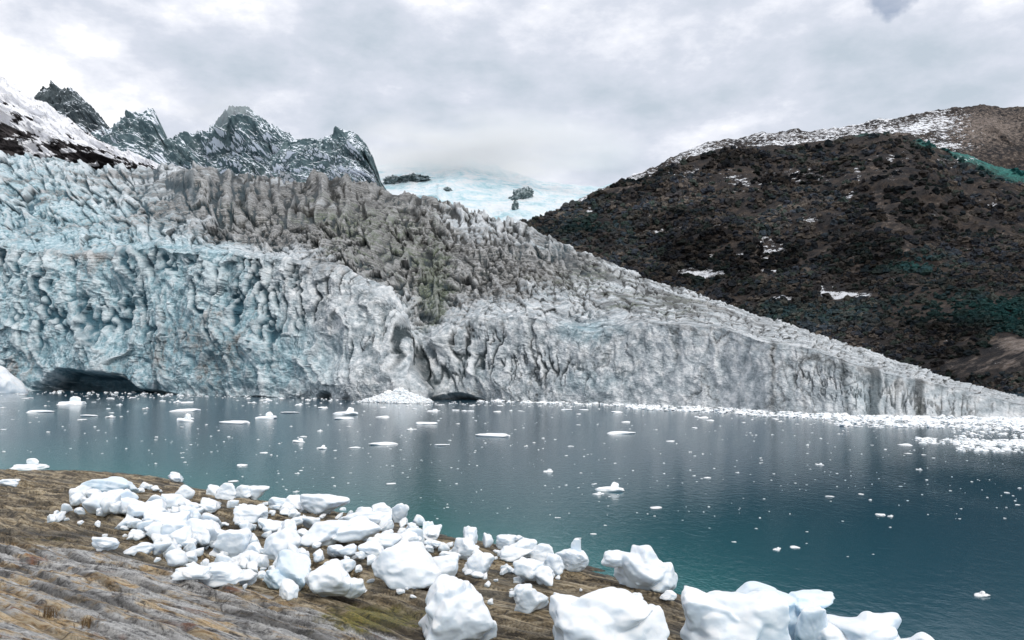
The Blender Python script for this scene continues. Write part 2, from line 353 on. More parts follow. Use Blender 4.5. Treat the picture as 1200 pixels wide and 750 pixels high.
# --- wall relief
big = fbm(X/38, Y/38, Z/30, 4, 3)
rg = ridged(latX/26+wx*.4, Z/34+.3*wx, Y/200, 5, 31, .55)
szp = spl(PXc, [(-170, 17), (200, 16), (480, 15), (600, 11), (700, 8), (850, 6.5), (1290, 6)], 20)
qx = np.cumsum(np.gradient(PXc)/szp)[None]+0*PX
qy = (shore[None]-PY)/szp[None]
pxm = Y/F
ex = perlin(qx/1.8, qy/1.8, .4, 12)*.35+perlin(qx/.6, qy/.6, .4, 13)*.1; ey = perlin(qx/1.8, qy/1.8, 7.4, 22)*.35+perlin(qx/.6, qy/.6, 7.4, 23)*.1
tall = 1-.45*(1-sst(.35, .95, vv))
F1, FE, rid, tl = worley(qx*.55+ex, qy*.30/tall+ey*.5, 5)
F1b, FEb, ridb, tlb = worley(qx*1.35+ex*2, qy*.85/tall+ey*1.6, 6)
F1c, FEc, ridc, tlc = worley(qx*3.3+ex*4, qy*2.5+ey*4, 16)
F1d, FEd, ridd, tld = worley(qx*7+ex*7, qy*6+ey*7, 19)
rough = sst(-.25, .45, perlin(qx/2.1, qy/1.6, 8.8, 49)+.12)
rdg = ridged(qx/2.4+ex*.7, qy/2.9+.25*qx+ey*.7, .6, 5, 46, .6)-.65
topz_ = sst(.45, .85, vv)
hw = np.clip(A1[None, :, 2]/40, .28, 1.1)
Aw = szp[None]*pxm*(.52+.34*topz_)
topz = sst(.45, .85, vv)
rdg2 = fbm(qx/2.0+ex, qy/3.6+ey*.6, 2.6, 5, 45, .6)
rdg3 = np.abs(perlin(qx/1.7+ex, qy/1.3+ey, 3.3, 34)); rdg4 = np.abs(perlin(qx/.75+ex*2, qy/.6+ey*2, 3.3, 35))
B1, BE1, br1, bt1 = worley(qx*.36+ex*.9, qy*.25+ey*.7+.08*qx, 131)
B2, BE2, br2, bt2 = worley(qx*.95+ex*1.2, qy*.60+ey*.9, 132)
low = (1-.75*topz)*(1-.55*sst(560, 720, PX))
dW = hw*3.0*big+Aw*(low*(1.15*np.minimum(B1, .9)**1.6+.75*bt1+.35*np.minimum(B2, .9)**1.6+.35*bt2)+.45*rdg2+.16*rdg3+.10*rdg4*rough+.60*tl*topz+.10*tl+.50*(rid-.5)*topz+.15*tlb*(.2+rough)+.16*(ridb-.5)*(rough*.4+topz*.8)+.10*tlc*(.2+rough)+.075*tld*(.3+rough)+.05*(ridc-.5)*rough+.08*fbm(qx*2.5, qy*2.5, .3, 4, 47, .65))
crk_g = sst(.12, .55, vv)*.85+.15
crackn = np.abs(perlin(qx*.62+ex*.9, qy*.13, .5, 51)+.16*perlin(qx*2.5, qy*.9, .5, 52))
crackm = np.abs(perlin(qx*1.5+ex*2.0, qy*.30+ey, 4.5, 55)+.2*perlin(qx*4, qy*1.6, .5, 56))
stain = sst(.15, .55, perlin(qx*1.1+ex, qy*.12, 8.5, 58))*sst(.3, .95, vv)*sst(-.2, .3, perlin(qx/4, .3+0*qy, 1.5, 59))
crk = np.maximum(1-sst(.02, .105, crackn), .9*(1-sst(.03, .14, crackm))*sst(-.1, .15, perlin(qx/2.2, qy/1.5, 2.9, 60)))*sst(-.15, .10, perlin(latX/20, Z/16, 3.3, 57)+.25*vv)*wall
dW = dW-hw*1.5*crk*crk_g
# overhanging melt caves at the waterline
cave = np.zeros_like(PX); cvm = np.zeros_like(PX)
for cx, cw, ch, dp in ((105, 66, 34, 9), (165, 60, 14, 3), (385, 18, 18, 3), (532, 38, 22, 10), (880, 24, 13, 6), (640, 50, 10, 2), (748, 20, 8, 3), (300, 60, 10, 3)):
    hgt = np.clip((shore[None]+3-PY)/ch, 0, 2); k = ((PX-cx)/cw)**2+hgt**2
    k = k+.28*wx
    cave += dp*(1-sst(.55, 1.05, k)); cvm = np.maximum(cvm, (1-sst(.5, .95, k))*min(1, dp/8))  # cvm paints the shade inside the caves into the colour
# waterline undercut
cave += 1.2*hw*(1-sst(0, 4, Z))
# headland that bulges forward left of the big cave
hed = 457+(PY-350)*.38+9*ex
head = 6.5*sst(350, 450, PX)*(1-sst(-12, 10, PX-hed))*sst(-.1,.35,vv+.2)*wall-2.5*sst(-5, 18, PX-hed)*(1-sst(40, 120, PX-hed))*wall*(1-sst(.6, .95, vv))
# --- upper ice relief: broken blocks, whose size follows the ice fall
w1_ = perlin(qx/2.6, qy/2.0, .3, 62)+.4*perlin(qx/.9, qy/.9, 1.3, 64); w2_ = perlin(qx/2.6, qy/2.0, 5.3, 63)+.4*perlin(qx/.9, qy/.9, 6.3, 65); slopeN = fbm(qx/9, qy/5, .5, 3, 61)
shr = qy+.12*qx*(1-sst(250, 700, PX))
F1u, FEu, ridu, tlu = worley(qx*.68+w1_*.30, shr*.80+w2_*.30, 7)
F1v, FEv, ridv, tlv = worley(qx*1.5+w2_*.9, shr*1.9+w1_*.9, 8)
F1t, FEt, ridt, tlt = worley(qx*3.6+w1_*2, shr*3.9+w2_*2, 9)
midz = gs(PX, PY, 380, 215, 230, 42)*(1-sst(520, 620, PX))*sst(110, 200, PX)
Am = szp[None]*pxm*(1-.35*sst(560, 760, PX))*(1-.30*(1-sst(120, 260, PX)))
bl1, ble, blr, blt = worley(qx*.95+w1_*.35, qy*.42+w2_*.4, 17)
blm = sst(-.35, .35, perlin(qx/3.1, qy/2.3, 3.1, 18)+.1)
blade = (1-np.clip(bl1*1.25, 0, 1))*(.3+1.2*blr)
mA = .35+.65*sst(-.45, .35, fbm(qx/3.4, qy/1.7, 7.7, 3, 67)+.05); mB = sst(-.2, .3, perlin(qx/4.1, qy/2.6, 1.9, 68))
sU = .70*tlu+.50*(ridu-.5)+mA*(.56*tlv+.42*(ridv-.5))+(.5+.6*mB)*(.30*tlt+.20*(ridt-.5))+.12*fbm(qx*3, shr*3, .7, 3, 69, .65)-.3*(1-sst(0, .10, FEu))*mA-.12*(1-sst(0, .10, FEv))*mB
tph = shr/2.2+.75*slopeN+.22*w1_+.35*perlin(qx/5, qy/8, 9.1, 66)
fr = tph-np.floor(tph)
terr = sst(.0, .16, fr)-fr                      # steps whose risers face the water
dU = Am*((.45+.55*mA)*.95*sU*(1-.45*midz)+1.15*(blade-.35)*midz*blm+(.45+.6*midz)*terr*(.3+mB)+.8*slopeN-.15)
edge = sst(1.0, 1.2, vv)
dU = dU*(.35+.65*edge)
backf = 1-sst(2.0, 2.15, vv)*.7
upm = np.clip(.58+.5*midz-.12*(1-sst(120, 260, PX)), 0, .95)*backf
disp = N*((dW*wall-cave+head)[..., None])
disp[..., 1] -= dU*up*(.95-.65*midz)*backf; disp[..., 2] += dU*up*upm
P2 = P+disp
P2[..., 2] = np.where(vv < .02, -1.5, P2[..., 2])
# painted shade, hollows dark and edges pale: relief against its own local mean
def blur(a, ky, kx):
    for k, ax in ((ky, 0), (kx, 1)):
        for _ in range(2):
            p_ = np.concatenate([np.repeat(a.take([0], ax), k, ax), a, np.repeat(a.take([-1], ax), k, ax)], ax)
            c_ = np.cumsum(p_, ax, dtype=np.float64); n_ = a.shape[ax]
            hi = c_.take(range(2*k, 2*k+n_), ax); lo = c_.take(range(0, n_), ax); a = (hi-lo)/(2*k)
    return a
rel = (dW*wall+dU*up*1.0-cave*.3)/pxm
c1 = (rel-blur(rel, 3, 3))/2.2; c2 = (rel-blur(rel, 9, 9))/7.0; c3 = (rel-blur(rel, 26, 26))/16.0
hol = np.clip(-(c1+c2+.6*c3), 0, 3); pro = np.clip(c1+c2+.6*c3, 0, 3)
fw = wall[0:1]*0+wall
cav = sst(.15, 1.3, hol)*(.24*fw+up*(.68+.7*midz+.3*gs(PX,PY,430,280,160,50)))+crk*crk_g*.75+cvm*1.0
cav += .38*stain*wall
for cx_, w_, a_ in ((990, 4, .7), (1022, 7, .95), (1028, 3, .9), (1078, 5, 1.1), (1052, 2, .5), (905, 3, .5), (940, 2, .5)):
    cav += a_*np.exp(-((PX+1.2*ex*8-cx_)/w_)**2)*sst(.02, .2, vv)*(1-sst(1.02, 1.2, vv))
cav += up*midz*.9*(1-sst(.03, .17, np.abs(perlin(qx*1.1+w1_*.5, qy*.16, 4.4, 88))))*sst(-.1, .3, w2_)  # shade painted into the gaps between the blades
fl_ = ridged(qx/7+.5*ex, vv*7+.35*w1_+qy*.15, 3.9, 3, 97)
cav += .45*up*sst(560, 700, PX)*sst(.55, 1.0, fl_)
cav += .6*np.exp(-((PX-hed-9)/8)**2)*wall*(1-sst(.8, 1, vv))  # recess beside the headland darkened with painted shade
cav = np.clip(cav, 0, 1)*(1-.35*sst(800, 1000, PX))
# blue / dirt / green zones
nz = fbm(X/45, Y/45, Z/30, 4, 91)
blue = 1.0*gs(PX, PY, -20, 260, 220, 120)+.95*gs(PX, PY, 100, 390, 260, 100)+.55*gs(PX, PY, 240, 305, 60, 25)+.7*gs(PX, PY, 690, 385, 50, 22)+.45*gs(PX, PY, 720, 445, 60, 25)+.42*gs(PX, PY, 340, 400, 150, 80)+.28*gs(PX, PY, 640, 430, 200, 45)
blue += .35*gs(PX, PY, 1010, 460, 60, 25)
blue += .7*gs(PX, PY, 640, 290, 30, 8)
dirt = .85*gs(PX, PY, 390, 222, 210, 34)+.85*gs(PX, PY, 330, 268, 130, 20)+.8*gs(PX, PY, 460, 300, 90, 38)+.7*gs(PX, PY, 600, 310, 110, 35)+.4*gs(PX, PY, 800, 360, 160, 30)
dirt += .25*gs(PX, PY, 70, 210, 120, 14)+.25*gs(PX, PY, 520, 380, 50, 40)+.22
cream = gs(PX, PY, 75, 298, 75, 7)
green = .50*gs(PX, PY, 450, 290, 110, 50)+.8*gs(PX, PY, 508, 350, 22, 48)+.35*gs(PX, PY, 350, 250, 150, 25)+.62*gs(PX, PY, 770, 360, 80, 24)+.55*gs(PX, PY, 680, 330, 70, 25)+.45*gs(PX, PY, 1010, 465, 14, 22)+.3*gs(PX, PY, 900, 400, 60, 20)+.5*gs(PX, PY, 1078, 470, 6, 18)
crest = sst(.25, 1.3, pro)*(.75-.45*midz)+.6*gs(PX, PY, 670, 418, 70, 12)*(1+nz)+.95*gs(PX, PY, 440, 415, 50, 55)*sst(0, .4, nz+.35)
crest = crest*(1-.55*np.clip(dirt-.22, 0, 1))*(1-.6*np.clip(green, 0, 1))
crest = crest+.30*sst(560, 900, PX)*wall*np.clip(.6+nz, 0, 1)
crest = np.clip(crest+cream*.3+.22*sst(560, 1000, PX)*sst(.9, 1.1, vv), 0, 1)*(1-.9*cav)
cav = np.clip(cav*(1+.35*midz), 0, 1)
mask = np.stack([np.clip(blue+.3*nz, 0, 1), np.clip(dirt+.5*nz+.4*cream, 0, 1), np.clip(green+.2*nz, 0, 1)], -1)
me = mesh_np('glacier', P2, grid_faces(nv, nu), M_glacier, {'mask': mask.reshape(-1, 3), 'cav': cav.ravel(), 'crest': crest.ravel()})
gl = tag(link('glacier', me), kind='structure')
gl['label'] = 'huge cracked blue white and grey glacier tongue ending in ice cliffs at the water'
del W, S, B, disp, N

# ------------------------------------------------------------------ generic mountain sheet
def mountain(name, mat, px, crest, base, dc, db, amp, scale, mask_fn, seed, nv=260, back=(500, -300), crest_amp=.5, style='ridge', profile=0.0):
    nu = len(px)
    A = at(px, base, db+0*px); Bc = at(px, crest, dc+0*px)
    s = np.linspace(0, 1, nv)[:, None]
    d0, d1 = A[None, :, 1], Bc[None, :, 1]
    t = (s*d0/(d1+s*(d0-d1)))[..., None]
    P = A[None]*(1-t)+Bc[None]*t
    if profile: P[..., 1] += (profile*np.sin(np.pi*s)*(d1-d0))
    kb = np.linspace(0, 1, 25)[1:][:, None, None]
    Bk = Bc[None]+kb*np.array([0, back[0], back[1]])
    P = np.concatenate([P, Bk], 0); n = P.shape[0]
    PX = np.broadcast_to(px[None], (n, nu)); PY = np.concatenate([base[None]*(1-s)+crest[None]*s, np.broadcast_to(crest[None], (24, nu))], 0)
    vv = np.concatenate([s[:, 0], np.ones(24)])[:, None]+0*PX
    X, Y, Z = P[..., 0], P[..., 1], P[..., 2]
    k = scale
    w = fbm(X/k/1.5, Y/k/1.5, Z/k/1.5, 3, seed+5)
    if style == 'ridge':
        r = ridged(X/k+.4*w, Y/k+.3*w, Z/k/2.2, 6, seed, .55)-.7
        r2 = fbm(X/k*3.5, Y/k*3.5, Z/k*1.5, 4, seed+9, .6)
        d = amp*(r+.3*r2)
    else:
        r = fbm(X/k+.3*w, Y/k, Z/k, 5, seed, .5); r2 = ridged(X/k*.7+.5*w, Z/k*.25, Y/k*.3, 4, seed+3)-.6
        d = amp*(.6*r+.5*r2)
    fade = .25+.75*np.sin(np.pi*np.clip(vv, 0, 1)**.8*.92)
    P = P.copy(); P[..., 1] -= d*fade*1.0; P[..., 2] += d*crest_amp*(.3+.7*vv)*.5
    Nn = normals(P); Nn *= np.sign(-Nn[..., 1:2]+Nn[..., 2:3]*.5+1e-9)
    m = mask_fn(PX, PY, vv, P, Nn, d/amp)
    me = mesh_np(name, P, grid_faces(n, nu), mat, {'mask': m.reshape(-1, 3)})
    o = tag(link(name, me), kind='structure')
    return o, P, PX, PY, vv, Nn

def snow_peak(bias, hi=0.):
    def f(PX, PY, vv, P, N, d):
        n = fbm(P[..., 0]/160, P[..., 1]/160, P[..., 2]/160, 4, 3)
        s = np.clip(N[..., 2]*1.0+bias+.35*n-.5*d*0+hi*vv, 0, 1)
        return np.stack([s, 0*s, 0*s], -1)
    return f
def ar(a, b, n): return np.linspace(a, b, n)
def cr(px, pts, amp=2.0, sc=9, seed=1, w=1.0):
    return spl(px, pts, w)-amp*(ridged(px/sc, .5+0*px, .5+0*px, 4, seed, .6)-.7)*1.0

# far peaks
px = ar(20, 150, 300)
mountain('mountain', M_peak2, px, cr(px, [(0, 150), (30, 135), (45, 118), (49, 110), (54, 106), (70, 105), (84, 106), (92, 114), (108, 128), (122, 142), (140, 165), (150, 185)], 1.7, 8, 3), 215+0*px, 2500+0*px, 2150+0*px, 70, 150, snow_peak(-.06), 101, 240)
px = ar(105, 250, 330)
mountain('mountain', M_peak, px, cr(px, [(105, 170), (125, 146), (133, 139), (142, 134), (152, 132), (163, 132), (170, 135), (178, 132), (184, 136), (189, 148), (195, 160), (208, 166), (218, 174), (232, 192), (250, 215)], 1.2, 8, 4), 222+0*px, 2400+0*px, 2100+0*px, 75, 160, snow_peak(.06), 111, 240)
px = ar(185, 385, 430)
mountain('mountain', M_peak, px, cr(px, [(185, 175), (205, 163), (220, 164), (240, 159), (256, 148), (274, 133), (283, 129), (290, 124), (296, 128), (306, 134), (322, 146), (345, 161), (360, 172), (385, 190)], 1.7, 9, 5), 225+0*px, 2800+0*px, 2250+0*px, 90, 190, snow_peak(.08), 121, 260)
px = ar(320, 462, 330)
mountain('mountain', M_peak, px, cr(px, [(320, 190), (335, 170), (350, 163), (378, 161), (386, 156), (400, 154), (411, 152), (419, 155), (428, 166), (435, 180), (441, 196), (447, 214), (462, 240)], 1.3, 7, 6), 240+0*px, 2350+0*px, 2000+0*px, 70, 150, snow_peak(-.06), 131, 260, crest_amp=.2)
# nearer snow slope on the far left
px = ar(-170, 215, 600)
def slope_mask(PX, PY, vv, P, N, d):
    n = fbm(P[..., 0]/60, P[..., 1]/60, P[..., 2]/25, 5, 8, .6)
    k = sst(.30, .75, vv+.55*n)
    return np.stack([np.clip(k*.95+.05, 0, 1), 0*k, 0*k], -1)
mountain('mountain', M_slope, px, cr(px, [(-170, 10), (-60, 62), (0, 91), (20, 102), (40, 116), (80, 140), (120, 165), (160, 185), (190, 197), (215, 205)], 1.0, 12, 7), np.minimum(215+0*px, 215), 1350+0*px, 1000+0*px, 30, 70, slope_mask, 141, 260)
# far ice field
px = ar(400, 860, 500)
icef = mountain('icefield', M_far, px, cr(px, [(400, 196), (450, 194), (480, 189), (520, 188), (545, 184), (575, 193), (610, 206), (640, 212), (700, 218), (730, 212), (760, 206), (860, 200)], 1.0, 30, 9), 300+0*px, 5200+0*px, 3200+0*px, 90, 420, lambda PX, PY, vv, P, N, d: np.zeros(P.shape), 151, 240, (900, -500), .3, 'smooth')
IP = icef[1].reshape(-1, 3); IPd = np.maximum(IP[:, 1]*cp+(IP[:, 2]-CAMZ)*sp, 1); IPX = 600+F*IP[:, 0]/IPd; IPY = 375-F*((IP[:, 2]-CAMZ)*cp-IP[:, 1]*sp)/IPd
# rock outcrops standing out of the far ice
def rock_blob(name, px_, py_, w, h, Yd, seed, label, lean=0.0):
    nU, nV = 70, 50
    th = np.linspace(0, 2*np.pi, nU, endpoint=False)[None]; ph = np.linspace(-.5*np.pi, .5*np.pi, nV)[:, None]
    x = np.cos(ph)*np.cos(th); y = np.cos(ph)*np.sin(th); z = np.sin(ph)+0*th
    n = 1+.45*fbm(x*1.7+seed, y*1.7, z*1.7, 5, seed, .7)
    c = IP[np.argmin((IPX-px_)**2+(IPY-py_)**2)]*1.0; Yd = c[1]; sx = w*Yd/F/2; sz = h*Yd/F/2
    V = np.stack([c[0]+(x*n+lean*z)*sx, c[1]+y*n*sx*.8, c[2]+z*n*sz], -1)
    i = np.arange(nU*nV).reshape(nV, nU); a = i[:-1]; b = np.roll(a, -1, 1); d = i[1:]; e = np.roll(d, -1, 1)
    me = mesh_np(name, V-c, np.stack([a, b, e, d], -1).reshape(-1, 4), M_outc)
    o = link(name, me); o.location = c; tag(o, label, 'rock outcrop', 'rock outcrops poking out of the far ice field')
rock_blob('rock_outcrop', 610, 232, 24, 20, 3300, 3, 'tallest dark crag leaning right out of the far ice field', .5)
rock_blob('rock_outcrop', 604, 246, 7, 22, 3200, 14, 'slim dark spur of rock just below the leaning crag', .2)
rock_blob('rock_outcrop', 540, 229, 34, 12, 3000, 5, 'low dark rock band across the middle of the far ice field')
rock_blob('rock_outcrop', 524, 223, 10, 7, 3100, 6, 'tiny dark rock just left of the low rock band')
rock_blob('rock_outcrop', 487, 211, 34, 9, 2700, 7, 'broad teal grey rock behind the right end of the jagged grey ice')
rock_blob('rock_outcrop', 462, 213, 26, 12, 2600, 8, 'teal grey rock at the foot of the rightmost peak')

# right hill: snowy back ridge, then the dark shrub-covered hill
px = ar(640, 1370, 900)
def ridge_mask(PX, PY, vv, P, N, d):
    n = fbm(P[..., 0]/120, P[..., 1]/120, P[..., 2]/40, 4, 18)
    s = .47+.3*n-.55*sst(1090, 1190, PX)+.15*sst(.9, 1, vv)*0
    t = .35*gs(PX, PY, 1150, 150, 60, 20)
    return np.stack([np.clip(s, 0, 1), 0*s, np.clip(.35*sst(1060, 1150, PX)+t, 0, 1)], -1)
mountain('hill', M_hill, px, cr(px, [(640, 262), (680, 234), (720, 213), (750, 199), (800, 181), (828, 167), (850, 162), (900, 157), (950, 152), (1000, 146), (1050, 139), (1090, 131), (1120, 127), (1150, 124), (1200, 127), (1280, 140), (1370, 160)], 1.6, 22, 12), 330+0*px, 1700+0*px, 1150+0*px, 40, 130, ridge_mask, 161, 280, (600, -250), .3, 'smooth')
px = ar(585, 1370, 1300)
hcrest = cr(px, [(585, 285), (612, 258), (640, 250), (665, 241), (700, 226), (750, 205), (785, 194), (835, 177), (880, 169), (950, 165), (990, 160), (1025, 156), (1055, 157), (1075, 163), (1100, 175), (1150, 195), (1200, 208), (1280, 222), (1370, 240)], 1.0, 14, 13)
def hill_mask(PX, PY, vv, P, N, d):
    n = fbm(P[..., 0]/40, P[..., 1]/40, P[..., 2]/18, 5, 28, .6)
    s = 0
    for cx, cy, rx, ry, k in ((905, 288, 24, 10, .55), (822, 318, 36, 5, .62), (912, 314, 38, 2.6, .7), (1010, 342, 40, 5, .6), (915, 350, 26, 3, .6), (860, 300, 60, 2, .42), (1090, 325, 50, 2, .42), (780, 268, 60, 3, .38), (930, 262, 50, 2, .38), (1130, 290, 8, 22, .34), (1000, 225, 6, 30, .34), (968, 338, 6, 11, .5), (690, 246, 5, 5, .6), (800, 205, 60, 10, .32), (1160, 247, 14, 12, .5), (1040, 190, 8, 30, .25), (880, 215, 30, 10, .3), (1115, 190, 60, 8, .3), (940, 205, 60, 12, .28), (1095, 262, 8, 10, .35)):
        s = s+k*gs(PX, PY, cx, cy, rx, ry)
    lx = 1005+(PY-165)*.42
    scr = .36*np.exp(-((PX-lx)/14)**2)*sst(160, 185, PY)*(1-sst(300, 330, PY))+.75*gs(PX, PY, 1182, 405, 26, 16)+.45*gs(PX, PY, 1150, 430, 90, 14)+.3*gs(PX, PY, 720, 225, 70, 16)+.6*gs(PX, PY, 1055, 158, 26, 4)
    te = .28*gs(PX, PY, 1150, 365, 100, 20)+.25*gs(PX, PY, 940, 370, 60, 12)+.2*gs(PX, PY, 690, 262, 40, 14)+.85*np.exp(-((PY-(160+.37*(PX-1060)))/8)**2)*sst(1055, 1090, PX)+.6*gs(PX, PY, 1010, 158, 34, 4)+.35*gs(PX, PY, 1080, 310, 30, 12)+.3*gs(PX, PY, 1190, 390, 40, 16)
    s = np.where(s > .2, s+.25*n, s)
    return np.stack([np.clip(s, 0, 1), np.clip(te+.1*n, 0, 1), np.clip(scr+.12*n, 0, 1)], -1)
hbase = spl(px, [(585, 330), (700, 370), (1000, 470), (1200, 505), (1370, 520)], 10)
ddc = spl(px, [(585, 760), (700, 850), (1000, 950), (1370, 1000)], 20); ddb = spl(px, [(585, 640), (700, 560), (1000, 330), (1200, 220), (1370, 190)], 20)
hill, HP, HPX, HPY, HV, HN = mountain('hill', M_hill, px, hcrest, hbase, ddc, ddb, 26, 75, hill_mask, 171, 420, (250, -90), .4, 'smooth', 0)
hm = hill_mask(HPX, HPY, HV, HP, HN, 0*HPX)
# shrubs on the hill
def icos(sub):
    import bmesh
    bm = bmesh.new(); bmesh.ops.create_icosphere(bm, subdivisions=sub, radius=1)
    V = np.array([v.co[:] for v in bm.verts]); Fc = np.array([[v.index for v in f.verts] for f in bm.faces]); bm.free(); return V, Fc
iV, iF = icos(2)
def blobs(name, pts, rad, tint, mat, seed, squash=.8, rough=.4, kind='stuff'):
    r = np.random.default_rng(seed); n = len(pts)
    a = r.uniform(0, 6.28, n); ca, sa = np.cos(a), np.sin(a)
    V = iV[None]*(1+rough*(r.random((n, len(iV), 1))-.5))
    x = V[..., 0]*ca[:, None]-V[..., 1]*sa[:, None]; y = V[..., 0]*sa[:, None]+V[..., 1]*ca[:, None]
    V = np.stack([x, y, V[..., 2]*squash], -1)*rad[:, None, None]*r.uniform(.75, 1.25, (n, 1, 3))+pts[:, None]
    Fc = (iF[None]+(np.arange(n)*len(iV))[:, None, None]).reshape(-1, 3)
    at_ = {'tint': np.repeat(tint, len(iV), 0)} if tint is not None else None
    me = mesh_np(name, V, Fc, mat, at_, smooth=False)
    return tag(link(name, me), kind=kind)
n = 19000
iv = rng.integers(5, 415, n*2); iu = rng.integers(0, len(px), n*2)
dens = fbm(HP[iv, iu, 0]/45, HP[iv, iu, 1]/45, HP[iv, iu, 2]/45, 3, 77)
ok = (hm[iv, iu, 0] < .33) & (hm[iv, iu, 2] < .3) & (rng.random(n*2) < np.clip(.55+.9*dens+.3*(HPY[iv, iu]-250)/200, .06, 1))
iv, iu = iv[ok][:n], iu[ok][:n]; n = len(iv)
pp = HP[iv, iu]; dist = pp[:, 1]
rad = (.0016+.0036*rng.random(n)**1.8)*dist
tint = np.array([[.030, .028, .029], [.046, .040, .037], [.026, .030, .038], [.018, .021, .025], [.064, .054, .046], [.026, .032, .028]])[rng.integers(0, 6, n)]*(np.clip(1+1.6*fbm(pp[:,0]/90, pp[:,1]/90, pp[:,2]/60, 3, 79), .35, 2.2)[:, None])
tm = hm[iv, iu, 1][:, None]; tint = tint*(1-tm)+np.array([[.016, .095, .092]])*tm
pp = pp.copy(); pp[:, 2] += rad*.35
tag(blobs('hillside_shrubs', pp, rad, tint*2.5, M_shrub, 5, .8, 1.1))

# ------------------------------------------------------------------ shore rock height
cps = []
def cpx(px_, py_, z): p = at_z(px_, py_, z); cps.append((p[0], p[1], z))
shore_pts = [(-300, 532), (-150, 541), (0, 550), (120, 554), (200, 563), (265, 580), (350, 594), (420, 603), (480, 618), (540, 632), (600, 646), (650, 656), (700, 668), (760, 690), (812, 706), (845, 745), (900, 850)]
for a, b in shore_pts:
    cpx(a, b, 0.0)
    p = at_z(a, b, 0.0); d = p[:2]/np.linalg.norm(p[:2]); k = max(1.5, p[1]*.12)
    q = np.array([d[0]+.25, d[1]]);
    cps.append((p[0]+q[0]*k, p[1]+q[1]*k, -.8)); cps.append((p[0]+q[0]*k*4, p[1]+q[1]*k*4, -2.5))
for a, b, z in [(-150, 590, .75), (0, 565, .4), (0, 590, .8), (0, 612, .85), (100, 572, .45), (110, 600, .7), (200, 590, .5), (200, 620, .6), (120, 625, .65), (300, 615, .45), (300, 650, .5), (400, 630, .35), (400, 670, .5), (480, 650, .4), (480, 700, .5), (560, 665, .35), (600, 700, .45), (640, 680, .3), (700, 700, .28), (700, 750, .4), (600, 750, .6), (760, 720, .18), (800, 760, .15),
                (-150, 605, .95), (0, 620, .62), (120, 634, .58), (240, 662, .52), (330, 688, .50), (420, 715, .45), (500, 736, .45),
                (-150, 622, 1.45), (0, 640, 1.42), (120, 651, 1.32), (240, 680, 1.2), (330, 706, 1.0), (420, 734, .9), (500, 757, .8),
                (0, 670, 1.6), (0, 700, 2.0), (0, 750, 2.4), (200, 700, 1.5), (200, 750, 2.1), (350, 750, 1.55), (-150, 700, 2.3), (-150, 750, 2.8)]:
    cpx(a, b, z)
cps += [(0, 4, 3.2), (0, 0, 4.3), (-6, 5, 4.0), (-12, 0, 5.2), (6, 2, 2.4), (4, 8, 1.2), (10, 6, -.6), (14, 0, -1.5), (0, -8, 5.2), (-14, -8, 6), (14, -8, -1), (1, 10, 1.15)]
cps = np.array(cps)
def tps_fit(p):
    n = len(p); d = np.linalg.norm(p[:, None, :2]-p[None, :, :2], axis=-1)
    K = np.where(d > 0, d*d*np.log(d+1e-12), 0)+np.eye(n)*.3
    Q = np.concatenate([np.ones((n, 1)), p[:, :2]], 1)
    A = np.block([[K, Q], [Q.T, np.zeros((3, 3))]]); return np.linalg.solve(A, np.concatenate([p[:, 2], [0, 0, 0]]))
TW = tps_fit(cps)
def tps(x, y):
    sh = np.shape(x); x = np.ravel(x); y = np.ravel(y); o = TW[-3]+TW[-2]*x+TW[-1]*y
    for i in range(len(cps)):
        d2 = (x-cps[i, 0])**2+(y-cps[i, 1])**2; o = o+TW[i]*.5*d2*np.log(d2+1e-12)
    return o.reshape(sh)
def ground(x, y, full=False):
    x = np.asarray(x, float); y = np.asarray(y, float)
    z = tps(x, y)
    al = x*.86-y*.51; q = x*.51+y*.86
    w = perlin(al/5, q/3, 1.7, 201)
    r1 = ridged(al/7+.3*w, q/1.1+.8*w, 0.3+0*x, 4, 211, .55)-.6
    n1 = fbm(al/6, q/2.2, .4+0*x, 4, 221, .55)
    st = perlin(al/4.0+.2*w, q/.45+1.5*w, 2.2+0*x, 231); st2 = perlin(al/1.6, q/.16+1.0*w, 3.2+0*x, 241)
    amp = np.clip((y+4)/18, .35, 1.3)
    d = amp*(.16*n1+.07*r1)+.035*st+.014*st2+.012*fbm(x*2.2, y*2.2, .3+0*x, 3, 251)
    d *= np.clip(.35+(z+.1)*.9, .25, 1)
    led = al*.12+q*.9+.9*w+.35*n1
    fr = led*1.6-np.floor(led*1.6); d = d+(.13*amp)*(sst(.0, .16, fr)-fr)*np.clip(.3+z, 0, 1)
    fr2 = led*6.3+.8*st-np.floor(led*6.3+.8*st); d = d+.034*(sst(.0, .2, fr2)-fr2)*np.clip(.3+z, 0, 1)
    d = d+.030*np.clip(y/15, .5, 1.5)*(np.abs(perlin(al*1.1+w, q*2.4, .2+0*x, 261))-.2)
    if full:
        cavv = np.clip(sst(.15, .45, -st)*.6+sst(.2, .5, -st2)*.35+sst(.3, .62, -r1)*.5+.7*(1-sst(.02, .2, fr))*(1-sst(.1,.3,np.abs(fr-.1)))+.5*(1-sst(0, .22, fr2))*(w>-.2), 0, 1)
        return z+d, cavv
    return z+d
nr, na = 900, 1000
rr_ = np.geomspace(2.5, 90, nr)[:, None]; aa = np.linspace(R(-42), R(30), na)[None]
gx = rr_*np.sin(aa); gy = rr_*np.cos(aa)
gz, gc = ground(gx, gy, True)
d_ = np.clip((gx**2+gy**2)**.5, 0, 1e9)
